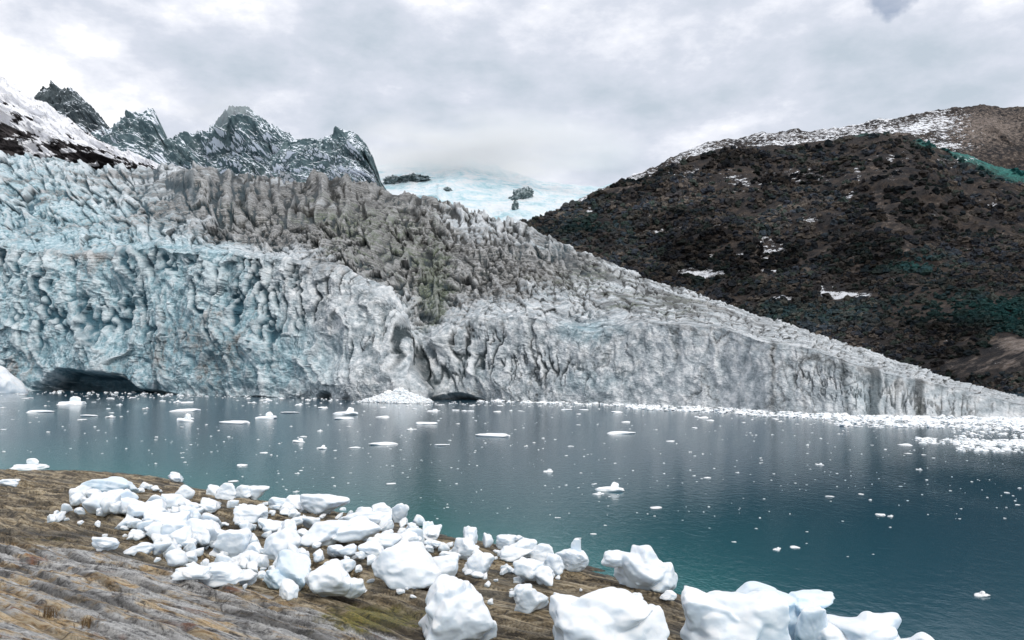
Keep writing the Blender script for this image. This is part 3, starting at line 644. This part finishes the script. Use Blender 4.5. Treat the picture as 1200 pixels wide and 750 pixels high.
# underwater keep low
pxg = 600+F*gx/np.maximum(gy*cp+(gz-CAMZ)*sp, .1); pyg = 375-F*((gz-CAMZ)*cp-gy*sp)/np.maximum(gy*cp+(gz-CAMZ)*sp, .1)
edge_py = pl(pxg, [(-400, 598), (0, 634), (120, 647), (240, 676), (330, 702), (420, 732), (520, 765), (700, 840), (1200, 1100)])
nearm = sst(-6, 6, pyg-edge_py)
moss = 1.0*gs(pxg, pyg, 440, 724, 80, 20)+.5*gs(pxg, pyg, 330, 690, 60, 12)+.45*gs(pxg, pyg, 190, 655, 60, 9)+.55*gs(pxg, pyg, 60, 632, 80, 7)+.3*gs(pxg, pyg, 260, 745, 120, 10)
wet = np.clip(sst(.35, .02, gz) if False else 1-sst(.02, .3, gz), 0, 1)*.8+.6*gs(pxg, pyg, 60, 628, 90, 8)+.5*gs(pxg, pyg, 480, 715, 50, 22)
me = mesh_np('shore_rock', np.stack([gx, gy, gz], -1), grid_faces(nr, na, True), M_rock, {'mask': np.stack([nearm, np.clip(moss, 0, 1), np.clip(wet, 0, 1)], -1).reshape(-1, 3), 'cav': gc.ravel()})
tag(link('rock_ground', me), kind='structure')

# ------------------------------------------------------------------ water
ru = np.concatenate([[3], np.geomspace(6, 700, 260)])[:, None]; au = np.linspace(R(-60), R(60), 300)[None]
wxg = ru*np.sin(au); wyg = ru*np.cos(au)
shl = np.exp(np.clip(tps(wxg, wyg), -6, 0)*.55)*(ru < 85)
me = mesh_np('water', np.stack([wxg, wyg, 0*wxg], -1), grid_faces(261, 300, True), M_water, {'shallow': shl.ravel()})
tag(link('water', me), kind='structure')
# sea bed reaching under everything
me = mesh_np('sea_bed', np.array([[-9000, -200, -8], [9000, -200, -8], [9000, 12000, -8], [-9000, 12000, -8.]]), np.array([[0, 1, 2, 3]]), M_rock)
tag(link('sea_bed', me), kind='structure')

# ------------------------------------------------------------------ ice blocks
icoV5, icoF5 = icos(5); icoV4, icoF4 = icos(4)
def lump(seed, dims, hi=True, sharp=13.0, rough=1.0, nplanes=14):
    V, Fc = (icoV5, icoF5) if hi else (icoV4, icoF4)
    r = np.random.default_rng(seed)
    n = r.normal(size=(nplanes, 3)); n /= np.linalg.norm(n, axis=1, keepdims=True); h = r.uniform(.62, 1.0, nplanes)
    n = np.concatenate([n, [[0, 0, -1], [0, 0, 1]]]); h = np.concatenate([h, [.75, .85]])
    q = np.clip(V@n.T, 0, None)/h
    rad = (np.sum(q**sharp, 1)+.35**sharp)**(-1/sharp)
    P = V*rad[:, None]; P /= np.abs(P).max(0)
    s = seed*3.1
    x, y, z = P.T
    d = .17*fbm(x*1.2+s, y*1.2, z*1.2, 2, 301)+.055*(ridged(x*1.5+s, y*1.5, z*1.5, 2, 311)-.6)
    d += rough*(.017*(.5-np.minimum(np.abs(perlin(x*3.4+s, y*3.4, z*3.4, 321))*2, 1))+.013*fbm(x*8+s, y*8, z*8, 3, 331))
    P = P*(1+d[:, None]); lo, hi = P.min(0), P.max(0); P = (P-(lo+hi)/2)/((hi-lo)/2)
    return P*np.array(dims)/2, Fc
def remesh(name, parts, vox, mat):
    Vs, Fs, o = [], [], 0
    for V, Fc in parts: Vs.append(V); Fs.append(Fc+o); o += len(V)
    me = mesh_np(name, np.concatenate(Vs), np.concatenate(Fs), mat)
    ob = bpy.data.objects.new(name, me); C.objects.link(ob)
    m = ob.modifiers.new('r', 'REMESH'); m.mode = 'VOXEL'; m.voxel_size = vox; m.use_smooth_shade = True
    m2 = ob.modifiers.new('s', 'SMOOTH'); m2.factor = .5; m2.iterations = 2
    dg = bpy.context.evaluated_depsgraph_get(); ev = ob.evaluated_get(dg)
    out = bpy.data.meshes.new_from_object(ev); out.name = name
    bpy.data.objects.remove(ob); bpy.data.meshes.remove(me)
    out.polygons.foreach_set('use_smooth', np.full(len(out.polygons), True))
    if not out.materials: out.materials.append(mat)
    return out
tt = np.geomspace(8, 75, 700)
def hit(px_, py_):                      # where the line of sight meets rock or water
    x, y, z = ray(px_, py_); k = tt/y
    gx_, gy_, gz_ = x*k, tt, CAMZ+z*k
    h = np.maximum(ground(gx_, gy_), 0)
    i = np.argmax(gz_ < h)
    return np.array([gx_[i], gy_[i], h[i]])
HG = 'ice blocks stranded on the shore rock'
# (px centre, py base, w, h, lobes[(dx,dz,w,h)] in units of the block, seed, material, label)
L1 = None
heroes = [
 (124, 587, 68, 26, None, 1, M_ice_clear, 'long smooth flat-topped ice block at the upper left of the heap'),
 (204, 567, 19, 13, None, 2, M_ice, 'lone small round ice lump at the water edge behind the heap'),
 (6, 573, 26, 10, None, 3, M_ice, 'low white ice slab cut by the left edge of the photo'),
 (273, 588, 42, 20, [(-.25, .0, .6, 1), (.25, 0, .55, .8)], 4, M_ice, 'twin-peaked ice block in the row nearest the far water'),
 (298, 588, 34, 17, None, 5, M_ice, 'lumpy ice block at the right end of the far waterside row'),
 (252, 583, 26, 13, None, 6, M_ice, 'small pointed ice block at the left end of the far waterside row'),
 (272, 598, 12, 10, None, 7, M_ice, 'leftmost of three small ice cubes on bare rock behind the heap'),
 (284, 603, 15, 10, None, 8, M_ice, 'middle one of three small ice cubes on bare rock behind the heap'),
 (303, 603, 14, 9, None, 9, M_ice, 'rightmost of three small ice cubes on bare rock behind the heap'),
 (333, 600, 42, 18, [(-.2, 0, .6, .8), (.2, .05, .6, .9)], 10, M_ice, 'crumbly ice block joined to the left of a long slab by the far water'),
 (374, 607, 62, 25, None, 11, M_ice, 'long pale ice slab lying along the far water edge'),
 (119, 648, 34, 17, None, 12, M_ice, 'angular tilted ice wedge at the lower left of the heap'),
 (154, 654, 38, 16, None, 13, M_ice, 'flat ice slab just right of the tilted wedge'),
 (157, 637, 17, 13, None, 14, M_ice, 'small cube of ice behind the two lower left slabs'),
 (217, 640, 70, 30, [(-.25, 0, .6, .8), (.2, .1, .65, .9)], 15, M_ice, 'broad lumpy ice block in the middle of the heap'),
 (268, 659, 52, 37, [(0, 0, .8, 1), (-.28, -.15, .5, .55)], 16, M_ice, 'rounded boulder of ice in the heap with a low toe on its left'),
 (326, 659, 46, 38, None, 17, M_ice, 'tall squarish ice boulder right of the rounded one'),
 (290, 616, 40, 20, None, 18, M_ice, 'mid-sized ice block behind the rounded boulder'),
 (318, 632, 36, 20, None, 19, M_ice, 'smooth ice block behind the squarish boulder'),
 (394, 645, 92, 32, [(-.2, 0, .65, .9), (.22, .12, .6, .85)], 20, M_ice, 'big elongated ice block with an overhanging right end'),
 (418, 622, 58, 22, None, 21, M_ice, 'broad ice block behind the overhanging one'),
 (447, 610, 36, 18, None, 22, M_ice, 'pale ice block by the water at the right of the heap'),
 (469, 616, 22, 26, None, 23, M_ice, 'upright stump of ice by the water at the right of the heap'),
 (333, 695, 56, 46, [(.08, 0, .8, 1), (-.25, -.2, .5, .5)], 24, M_ice_clear, 'bluish ice block with a blunt peak at the front of the heap'),
 (335, 709, 25, 23, None, 25, M_ice, 'small crumbly ice lump leaning on the bluish peaked block'),
 (387, 710, 72, 48, [(-.1, -.02, .8, .8), (.0, .2, .45, .6), (.3, -.2, .4, .5)], 26, M_ice, 'wide domed ice boulder at the front edge above the mossy rock'),
 (260, 688, 60, 24, None, 27, M_ice, 'low ice slab at the front left of the heap'),
 (222, 682, 44, 16, None, 28, M_ice, 'thin ice slab at the front left touching the grey rock'),
 (286, 690, 26, 20, None, 29, M_ice, 'rounded ice lump between the front slab and the bluish block'),
 (435, 660, 34, 20, None, 30, M_ice, 'small ice block between the overhanging block and the egg-shaped one'),
 (398, 660, 40, 18, None, 31, M_ice, 'ice block under the overhanging block'),
 (474, 691, 82, 50, [(0, 0, .95, 1)], 32, M_ice, 'large smooth egg-shaped ice boulder in the centre'),
 (519, 681, 36, 28, None, 33, M_ice, 'ice lump touching the right side of the egg-shaped boulder'),
 (505, 638, 26, 23, [(0, 0, .9, .7), (-.15, .2, .5, .7)], 34, M_ice, 'knobbly ice block near the water left of the middle cluster'),
 (476, 647, 30, 20, None, 35, M_ice, 'rounded ice block behind the egg-shaped boulder'),
 (550, 642, 19, 24, None, 36, M_ice, 'upright ice block at the back of the middle cluster'),
 (571, 645, 15, 18, None, 37, M_ice, 'narrow grey ice block at the right back of the middle cluster'),
 (547, 660, 36, 28, None, 38, M_ice, 'chunky ice block in the heart of the middle cluster'),
 (561, 677, 36, 28, None, 39, M_ice, 'front ice block of the middle cluster'),
 (527, 664, 26, 16, None, 40, M_ice, 'small ice block left in the middle cluster'),
 (598, 648, 34, 22, [(-.1, 0, .75, .8), (.3, .25, .4, .35)], 41, M_ice, 'beaked ice block at the back of the right cluster'),
 (612, 657, 36, 24, None, 42, M_ice, 'rounded ice block behind the right cluster'),
 (604, 661, 40, 15, None, 43, M_ice, 'low ice slab at the left of the right cluster'),
 (636, 662, 30, 23, None, 44, M_ice, 'blocky ice lump next to the horned block'),
 (649, 678, 27, 25, None, 45, M_ice, 'rounded ice lump in front of the horned block'),
 (625, 689, 50, 31, [(-.12, .05, .7, .9), (.2, -.1, .6, .7)], 46, M_ice, 'folded ice block at the front of the right cluster'),
 (671, 673, 37, 40, [(0, -.15, 1, .7), (.12, .3, .32, .5)], 47, M_ice, 'ice block with an upright knobbed horn'),
 (621, 722, 46, 38, [(.05, -.05, .85, .85), (-.15, .15, .5, .6), (-.42, .15, .2, .2)], 48, M_ice, 'single ice block with an ear-like tip alone on the dark rock'),
 (608, 686, 13, 8, None, 49, M_ice, 'tiny ice bit above the lone eared block'),
 (653, 705, 10, 8, None, 50, M_ice, 'pebble-sized ice bit right of the lone eared block'),
 (531, 766, 94, 84, [(0, -.05, .9, .85), (-.05, .1, .62, .8), (.35, -.3, .35, .5)], 51, M_ice, 'large pointed ice boulder cut by the bottom edge left of centre'),
 (722, 788, 140, 92, [(0, -.08, .95, .85), (-.03, .18, .7, .6), (.25, -.1, .5, .6)], 52, M_ice, 'huge flat-topped ice block at the bottom edge in the centre'),
 (754, 700, 88, 60, [(-.05, -.05, .75, .8), (-.35, .22, .32, .34), (.15, .12, .6, .75), (.28, -.12, .4, .6)], 53, M_ice, 'craggy ice boulder with a knob on its left at the water edge'),
 (746, 708, 18, 11, None, 54, M_ice, 'small ice lump in front of the craggy boulder'),
 (784, 708, 20, 11, None, 55, M_ice, 'small ice lump at the right foot of the craggy boulder'),
 (866, 778, 128, 88, [(-.05, -.05, .85, .9), (-.2, .18, .5, .55), (.2, .1, .6, .7)], 56, M_ice, 'big rounded ice boulder half in the water at lower right'),
 (930, 758, 112, 70, [(-.1, 0, .75, .85), (.25, .22, .5, .38)], 57, M_ice_clear, 'bluish wedge of ice pointing right behind the big rounded boulder'),
 (972, 775, 74, 62, [(-.15, .08, .5, .85), (.15, -.15, .6, .6)], 58, M_ice, 'diamond-shaped upright ice slab at lower right'),
 (1044, 786, 136, 58, [(-.15, -.05, .7, .75), (.0, .12, .45, .75), (.3, -.12, .45, .55)], 59, M_ice, 'long low ice ridge rightmost along the bottom edge'),
]
for (cx, by, w, h, lobes, seed, mat, lab) in heroes:
    p = hit(cx, by-2); Yd = p[1]; W_ = w*Yd/F; H_ = h*Yd/F*.91; Dp = W_*random.uniform(.6, .85) if w > h*1.3 else W_*.9
    big_ = w > 40
    if lobes is None:
        V, Fc = lump(seed, (W_, Dp, H_*1.06), True if w > 16 else False)
        me = mesh_np('ice_block', V, Fc, mat)
    else:
        parts = []
        for j, (dx, dz, lw, lh) in enumerate(lobes):
            V, Fc = lump(seed*11+j, (W_*lw*1.05, Dp*min(1, lw*1.15), H_*lh*1.1), True)
            V = V+np.array([dx*W_, random.uniform(-.1, .1)*Dp, dz*H_]); parts.append((V, Fc))
        me = remesh('ice_block', parts, max(W_/95, .008), mat)
    o = link('ice_block', me); o.location = (p[0], p[1]+Dp*.32, p[2]+H_*.44); o.rotation_euler = (0, 0, random.uniform(-.25, .25))
    tag(o, lab, 'ice block', HG)
# small lumps filling the heap: 16 shapes, copied
protos = [mesh_np('ice_lump', *lump(700+i, (1.15, .95, .85), False, 12, 1.1), M_ice) for i in range(16)]
def inpoly(x, y, poly):
    c_ = False; j = len(poly)-1
    for i in range(len(poly)):
        xi, yi = poly[i]; xj, yj = poly[j]
        if (yi > y) != (yj > y) and x < (xj-xi)*(y-yi)/(yj-yi)+xi: c_ = not c_
        j = i
    return c_
heap = [(78, 590), (100, 586), (160, 594), (215, 582), (248, 592), (250, 604), (300, 610), (330, 608), (400, 615), (440, 600), (505, 620), (512, 648), (470, 655), (440, 664), (430, 676), (340, 692), (268, 694), (215, 680), (190, 655), (140, 622), (88, 604)]
cnt = 0
def lumps(poly, n, smin, smax, lab, grp, stack=0.0):
    k = 0; xs = [a for a, b in poly]; ys = [b for a, b in poly]
    while k < n:
        x = random.uniform(min(xs), max(xs)); y = random.uniform(min(ys), max(ys))
        if not inpoly(x, y, poly): continue
        k += 1
        p = hit(x, y); s_ = random.uniform(0, 1)**1.6*(smax-smin)+smin; s_ = s_*p[1]/F
        o = link('ice_lump', random.choice(protos)); z = s_*.30+random.random()*stack*p[1]/F
        o.location = (p[0], p[1], p[2]+z); o.scale = (s_*random.uniform(.85, 1.3), s_*random.uniform(.8, 1.2), s_*random.uniform(.7, 1.1)); o.rotation_euler = (random.uniform(-.4, .4), random.uniform(-.4, .4), random.uniform(0, 6.28))
        tag(o, lab, 'ice lump', grp)
lumps(heap, 175, 8, 25, 'small white ice lump packed into the main heap between larger blocks', 'small ice lumps filling the main heap', 5)
lumps([(90, 590), (170, 598), (250, 600), (255, 640), (200, 650), (150, 620), (100, 602)], 70, 12, 30, 'small white ice lump packed into the main heap between larger blocks', 'small ice lumps filling the main heap', 6)
lumps([(85, 595), (250, 590), (400, 610), (520, 630), (660, 668), (700, 705), (560, 720), (420, 700), (320, 700), (180, 668), (100, 620)], 70, 3, 9, 'crumb-sized ice bit lying between the bigger blocks on the rock', 'ice crumbs between the blocks')
lumps([(60, 605), (95, 600), (100, 618), (62, 616)], 9, 5, 14, 'tiny ice bit melting on brown rock left of the heap', 'tiny ice bits left of the heap')
lumps([(150, 570), (190, 570), (190, 578), (155, 578)], 9, 4, 10, 'tiny ice crumb on brown rock right of the long flat-topped block', 'ice crumbs right of the flat-topped block')
lumps([(455, 625), (520, 625), (590, 650), (660, 660), (640, 672), (575, 690), (520, 680), (500, 650)], 26, 5, 16, 'small ice crumb scattered around the middle and right clusters', 'ice crumbs around the middle and right clusters')
lumps([(300, 585), (400, 596), (430, 612), (320, 606)], 20, 6, 16, 'small ice crumb beside the long waterside slabs', 'ice crumbs by the waterside slabs')

# ------------------------------------------------------------------ floating ice
fprotos = []
for i in range(12):
    V, Fc = lump(900+i, (1.1, .8, .30), False, 6, 1.5)
    if i % 3 == 0:
        V2, F2 = lump(950+i, (.4, .4, .5), False, 8, 1.2); V = np.concatenate([V, V2+np.array([.15, 0, .12])]); Fc = np.concatenate([Fc, F2+len(icoV4)])
    fprotos.append(mesh_np('ice_floe', V, Fc, M_floe))
def floe(px_, py_, w, asp, lab, grp, kk=None):
    p = at_z(px_, py_); s_ = w*p[1]/F
    o = link('ice_floe', fprotos[kk] if kk is not None else random.choice(fprotos)); o.location = (p[0], p[1], .02*s_)
    o.scale = (s_, s_*random.uniform(.9, 2.2) if asp is None else s_*.9, s_*(random.uniform(.4, .9) if asp is None else asp)); o.rotation_euler = (0, 0, random.uniform(-.5, .5))
    tag(o, lab, 'ice floe', grp)
named = [(33, 549, 44, .7, 0, 'white ice floe with two humps against the rock at far left of the near shore'),
 (714, 575, 32, .8, 3, 'white peaked ice floe alone in the middle of the bay'), (578, 511, 38, .45, 1, 'long flat ice floe near the middle of the bay below the big cave'), (726, 508, 32, .45, 2, 'flat ice floe to the right of the long middle one'),
 (450, 521, 30, .45, 4, 'flat ice floe left of centre in the bay'), (518, 522, 17, .5, 5, 'small floe just right of the flat one left of centre'), (350, 518, 16, .7, 6, 'small chunky floe below the headland on the left side of the bay'),
 (312, 491, 24, .9, 9, 'thick rounded floe close to the blue cliff'), (276, 496, 34, .5, 1, 'long flat floe just left of the thick rounded one'), (217, 482, 32, .5, 8, 'wide low floe under the blue cliff'), (217, 494, 19, 1.3, 6, 'tall round floe in front of the wide low one'),
 (83, 474, 30, .8, 0, 'jagged floe under the left cave'), (48, 483, 28, .5, 2, 'low floe to the left of the jagged one near the left edge'), (104, 488, 18, .7, 5, 'compact floe below the jagged one'),
 (405, 486, 28, .8, 3, 'thick floe in front of the headland'), (403, 491, 22, .5, 4, 'flat floe touching the thick one by the headland'), (500, 497, 25, .6, 7, 'floe in front of the right tip of the headland'), (448, 489, 18, .6, 10, 'small floe just left of the one at the headland tip'), (415, 525, 15, .5, 11, 'small flat floe below the headland floes'),
 (340, 484, 20, .4, 5, 'thin floe right of the thick rounded one'), (1149, 698, 18, .7, 3, 'lone small floe in dark teal water at lower right')]
for x, y, w, a_, kk, lab in named: floe(x, y, w, a_, lab, 'larger ice floes on the bay', kk)
k = 0
while k < 255:
    x = random.uniform(-30, 1230); y = 461+ (random.random()**2.3)*205
    sy = np.interp(x, PXc, shore)+2.5
    if y < sy: y = sy+random.random()*10
    if y > np.interp(x, [a for a, b in shore_pts], [b for a, b in shore_pts])-12: continue
    if y > 560 and x < 620 and random.random() < .5: continue
    k += 1
    w = 2.2+random.random()**3*11+(3.0 if y < 500 and random.random() < .3 else 0)
    floe(x, y, w, None, 'tiny white ice fragment adrift on the open bay', 'tiny ice fragments adrift on the bay')
# past 300 of a kind: the tiniest crumbs as one
def specks():
    r = np.random.default_rng(61); pts = []; rad = []
    while len(pts) < 900:
        x = r.uniform(-60, 1260); y = 459+r.random()**2.6*150
        y = max(y, np.interp(x, PXc, shore)+1.5+r.random()*4)
        if y > np.interp(x, [a for a, b in shore_pts], [b for a, b in shore_pts])-10: continue
        p = at_z(x, y)
        if float(perlin(np.array([p[0]/28]), np.array([p[1]/20]), np.array([.5]), 5)[0]) < -.12 and r.random() < .8: continue
        pts.append([p[0], p[1], .01]); rad.append((.5+1.3*r.random()**2)*p[1]/F*.9)
    return np.array(pts), np.array(rad)
sp_, sr_ = specks(); o = blobs('ice_specks', sp_, sr_, None, M_floe, 62, .35, .8); o['label'] = 'tiniest white ice crumbs sprinkled over the bay'
# brash ice along the foot of the right cliff, rubble at the headland
def strew(name, regions, seed, lab, mat=M_floe, squash=.5):
    r = np.random.default_rng(seed); pts = []; rad = []
    for (x0, x1, off0, off1, n, s0, s1, zz) in regions:
        x = r.uniform(x0, x1, n); y = np.interp(x, PXc, shore)+off0+(off1-off0)*r.random(n)**1.5
        p = at_z(x, y); s_ = (s0+(s1-s0)*r.random(n)**2.5)*p[:, 1]/F/2; p[:, 2] = zz*r.random(n)+s_*.1; pts.append(p); rad.append(s_)
    o = blobs(name, np.concatenate(pts), np.concatenate(rad), None, mat, seed, squash, .8)
    o['label'] = lab; return o
strew('brash_ice', [(735, 1230, -1, 5, 1500, 1.2, 9, .1), (560, 760, -1, 2, 300, 1.5, 8, .05), (980, 1240, 2, 12, 700, 1.5, 9, .05), (1075, 1260, 24, 30, 330, 1.2, 8, .02), (1120, 1260, 27, 38, 380, 1.2, 9, .02), (1110, 1260, 8, 22, 200, 1.2, 7, .02), (0, 500, -1, 3, 240, 1, 5, .02)], 31, 'band of white brash ice floating along the foot of the right cliff')
# rubble cone at headland, placed in 3-D against the wall foot
r = np.random.default_rng(44); n = 900
x = r.uniform(428, 506, n); tri = np.clip(1-np.abs(x-468)/42, 0, 1); hpx = r.random(n)*tri*17
base = np.interp(x, PXc, shore)+1.5; p = at_z(x, base); p[:, 1] -= 6*(1-hpx/17)*.6+5; p[:, 0] *= p[:, 1]/(p[:, 1]+6); p[:, 2] = hpx*p[:, 1]/F*.95
o = blobs('ice_rubble', p, (1.5+5.5*r.random(n)**2)*p[:, 1]/F/2, None, M_floe, 45, .8, .8); o['label'] = 'cone of white collapsed ice rubble at the foot of the headland'
# snow mound at far left against the cliff
V, Fc = lump(88, (18, 10, 14), True, 5, 1.6); p = at_z(2, 460)
o = link('iceberg', mesh_np('iceberg', V, Fc, M_ice)); o.location = (p[0], p[1]-3, 2.5); tag(o, 'smooth white snowy ice mound against the blue cliff at the left edge', 'iceberg')

# ------------------------------------------------------------------ grass tufts on the near rock
for (x, y, h_) in ((58, 722, .20), (105, 735, .17)):
    p = hit(x, y); r = np.random.default_rng(int(x)); Vs = []; Fs = []
    for i in range(60):
        a = r.uniform(0, 6.28); l = h_*r.uniform(.4, 1); b = np.array([r.normal()*.06, r.normal()*.06, -.02]); out = np.array([math.cos(a), math.sin(a), 0])*l*r.uniform(.1, .7)
        m1 = b+out*.4+np.array([0, 0, l*.6]); tp = b+out+np.array([0, 0, l*r.uniform(.7, 1)]); sd = np.array([-math.sin(a), math.cos(a), 0])*.006
        k0 = len(Vs); Vs += [b-sd, b+sd, m1+sd*.8, m1-sd*.8, tp+sd*.1, tp-sd*.1]; Fs += [[k0, k0+1, k0+2, k0+3], [k0+3, k0+2, k0+4, k0+5]]
    o = link('grass_tuft', mesh_np('grass_tuft', np.array(Vs), np.array(Fs), M_grass)); o.location = p
    tag(o, 'dry dark grass tuft in a rock crack, '+('the left one' if x < 80 else 'the right one')+' of two at lower left', 'grass tuft', 'grass tufts in the rock cracks')

# ------------------------------------------------------------------ mist clinging to the peaks
def mist(px_, py_, w, h, Yd, dens, seed):
    m = bpy.data.materials.new('mist_vapour'); m.use_nodes = True; t_ = m.node_tree; t_.nodes.clear()
    out = t_.nodes.new('ShaderNodeOutputMaterial'); vs = t_.nodes.new('ShaderNodeVolumeScatter'); vs.inputs['Color'].default_value = (1, 1, 1, 1); vs.inputs['Anisotropy'].default_value = 0
    tc = t_.nodes.new('ShaderNodeTexCoord'); ln = t_.nodes.new('ShaderNodeVectorMath'); ln.operation = 'LENGTH'; t_.links.new(tc.outputs['Object'], ln.inputs[0])
    nz_ = t_.nodes.new('ShaderNodeTexNoise'); nz_.inputs['Scale'].default_value = 1.6; nz_.inputs['Detail'].default_value = 4; t_.links.new(tc.outputs['Object'], nz_.inputs[0])
    a = t_.nodes.new('ShaderNodeMapRange'); a.inputs[1].default_value = 1; a.inputs[2].default_value = .1; t_.links.new(ln.outputs['Value'], a.inputs[0])
    b = t_.nodes.new('ShaderNodeMapRange'); b.inputs[1].default_value = .38; b.inputs[2].default_value = .62; t_.links.new(nz_.outputs[0], b.inputs[0])
    c_ = t_.nodes.new('ShaderNodeMath'); c_.operation = 'MULTIPLY'; t_.links.new(a.outputs[0], c_.inputs[0]); t_.links.new(b.outputs[0], c_.inputs[1])
    d = t_.nodes.new('ShaderNodeMath'); d.operation = 'MULTIPLY'; d.inputs[1].default_value = dens; t_.links.new(c_.outputs[0], d.inputs[0]); t_.links.new(d.outputs[0], vs.inputs['Density'])
    t_.links.new(vs.outputs[0], out.inputs['Volume'])
    V, Fc = icos(3); o = link('mist', mesh_np('mist', V, Fc, m)); o.location = at(px_, py_, Yd); o.scale = (w*Yd/F/2, w*Yd/F/3, h*Yd/F/2)
    tag(o, kind='stuff')
mist(258, 124, 150, 56, 2650, .005, 1)
mist(560, 178, 420, 66, 4700, .010, 2)

# ------------------------------------------------------------------ sky and sun
w = bpy.data.worlds.new('World'); scene.world = w; w.use_nodes = True; nt = w.node_tree; nt.nodes.clear()
SUN_E, SUN_A = 42, 156      # elevation, azimuth from +Y clockwise (behind the camera, left)
def nn(t, **k):
    x = nt.nodes.new(t)
    for a, b in k.items(): setattr(x, a, b)
    return x
out = nn('ShaderNodeOutputWorld'); bg = nn('ShaderNodeBackground'); nt.links.new(bg.outputs[0], out.inputs[0])
sky = nn('ShaderNodeTexSky'); sky.sky_type = 'NISHITA'; sky.sun_disc = False; sky.sun_elevation = R(SUN_E); sky.sun_rotation = R(SUN_A)
tc = nn('ShaderNodeTexCoord')
mp = nn('ShaderNodeMapping'); mp.inputs['Scale'].default_value = (1, 1, 2.0); mp.inputs['Location'].default_value = (.35, .1, .2); nt.links.new(tc.outputs['Generated'], mp.inputs[0])
n1 = nn('ShaderNodeTexNoise'); n1.inputs['Scale'].default_value = 3.6; n1.inputs['Detail'].default_value = 9; n1.inputs['Roughness'].default_value = .55; n1.inputs['Distortion'].default_value = .15; nt.links.new(mp.outputs[0], n1.inputs[0])
rp = nn('ShaderNodeValToRGB'); e = rp.color_ramp.elements
e[0].position = .30; e[0].color = (4.9, 5.6, 6.4, 1); e[1].position = .61; e[1].color = (10.6, 10.6, 10.6, 1)
k_ = e.new(.46); k_.color = (6.4, 6.8, 7.7, 1); k_ = e.new(.55); k_.color = (8.3, 8.5, 9.2, 1)
n4 = nn('ShaderNodeTexNoise'); n4.inputs['Scale'].default_value = 11; n4.inputs['Detail'].default_value = 8; n4.inputs['Roughness'].default_value = .6; nt.links.new(mp.outputs[0], n4.inputs[0])
am = nn('ShaderNodeMath', operation='MULTIPLY_ADD'); nt.links.new(n4.outputs[0], am.inputs[0]); am.inputs[1].default_value = .42; am.inputs[2].default_value = -.21
as_ = nn('ShaderNodeMath', operation='ADD'); nt.links.new(n1.outputs[0], as_.inputs[0]); nt.links.new(am.outputs[0], as_.inputs[1]); nt.links.new(as_.outputs[0], rp.inputs[0])
# blue gaps where the cloud is thinnest
n2 = nn('ShaderNodeTexNoise'); n2.inputs['Scale'].default_value = 4.2; n2.inputs['Detail'].default_value = 6; nt.links.new(tc.outputs['Generated'], n2.inputs[0])
r2 = nn('ShaderNodeMapRange'); r2.inputs[1].default_value = .72; r2.inputs[2].default_value = .80; nt.links.new(n2.outputs[0], r2.inputs[0])
gd = Vector(ray(1043, 0)).normalized()
dp = nn('ShaderNodeVectorMath', operation='DISTANCE'); nrm = nn('ShaderNodeVectorMath', operation='NORMALIZE'); nt.links.new(tc.outputs['Generated'], nrm.inputs[0]); nt.links.new(nrm.outputs[0], dp.inputs[0]); dp.inputs[1].default_value = gd
n3 = nn('ShaderNodeTexNoise'); n3.inputs['Scale'].default_value = 30; n3.inputs['Detail'].default_value = 5; nt.links.new(tc.outputs['Generated'], n3.inputs[0])
ad = nn('ShaderNodeMath', operation='MULTIPLY_ADD'); nt.links.new(n3.outputs[0], ad.inputs[0]); ad.inputs[1].default_value = .06; nt.links.new(dp.outputs['Value'], ad.inputs[2])
r3 = nn('ShaderNodeMapRange'); r3.inputs[1].default_value = .049; r3.inputs[2].default_value = .038; r3.inputs[4].default_value = .55; nt.links.new(ad.outputs[0], r3.inputs[0])
mxg = nn('ShaderNodeMath', operation='MAXIMUM'); nt.links.new(r2.outputs[0], mxg.inputs[0]); nt.links.new(r3.outputs[0], mxg.inputs[1])
mx = nn('ShaderNodeMix', data_type='RGBA'); nt.links.new(mxg.outputs[0], mx.inputs[0]); nt.links.new(rp.outputs[0], mx.inputs[6]); nt.links.new(sky.outputs[0], mx.inputs[7])
nt.links.new(mx.outputs[2], bg.inputs[0]); bg.inputs[1].default_value = .112
sd = bpy.data.lights.new('sun', 'SUN'); sd.energy = 1.9; sd.angle = R(12); sd.color = (1, .96, .90)
so = bpy.data.objects.new('sun', sd); C.objects.link(so)
az = R(SUN_A); el = R(SUN_E); dv = Vector((math.sin(az)*math.cos(el), math.cos(az)*math.cos(el), math.sin(el)))
so.rotation_euler = dv.to_track_quat('Z', 'Y').to_euler()

scene.view_settings.view_transform = 'Standard'; scene.view_settings.look = 'None'; scene.view_settings.exposure = 0
scene.render.engine = 'CYCLES'
scene.cycles.max_bounces = 5; scene.cycles.volume_bounces = 2
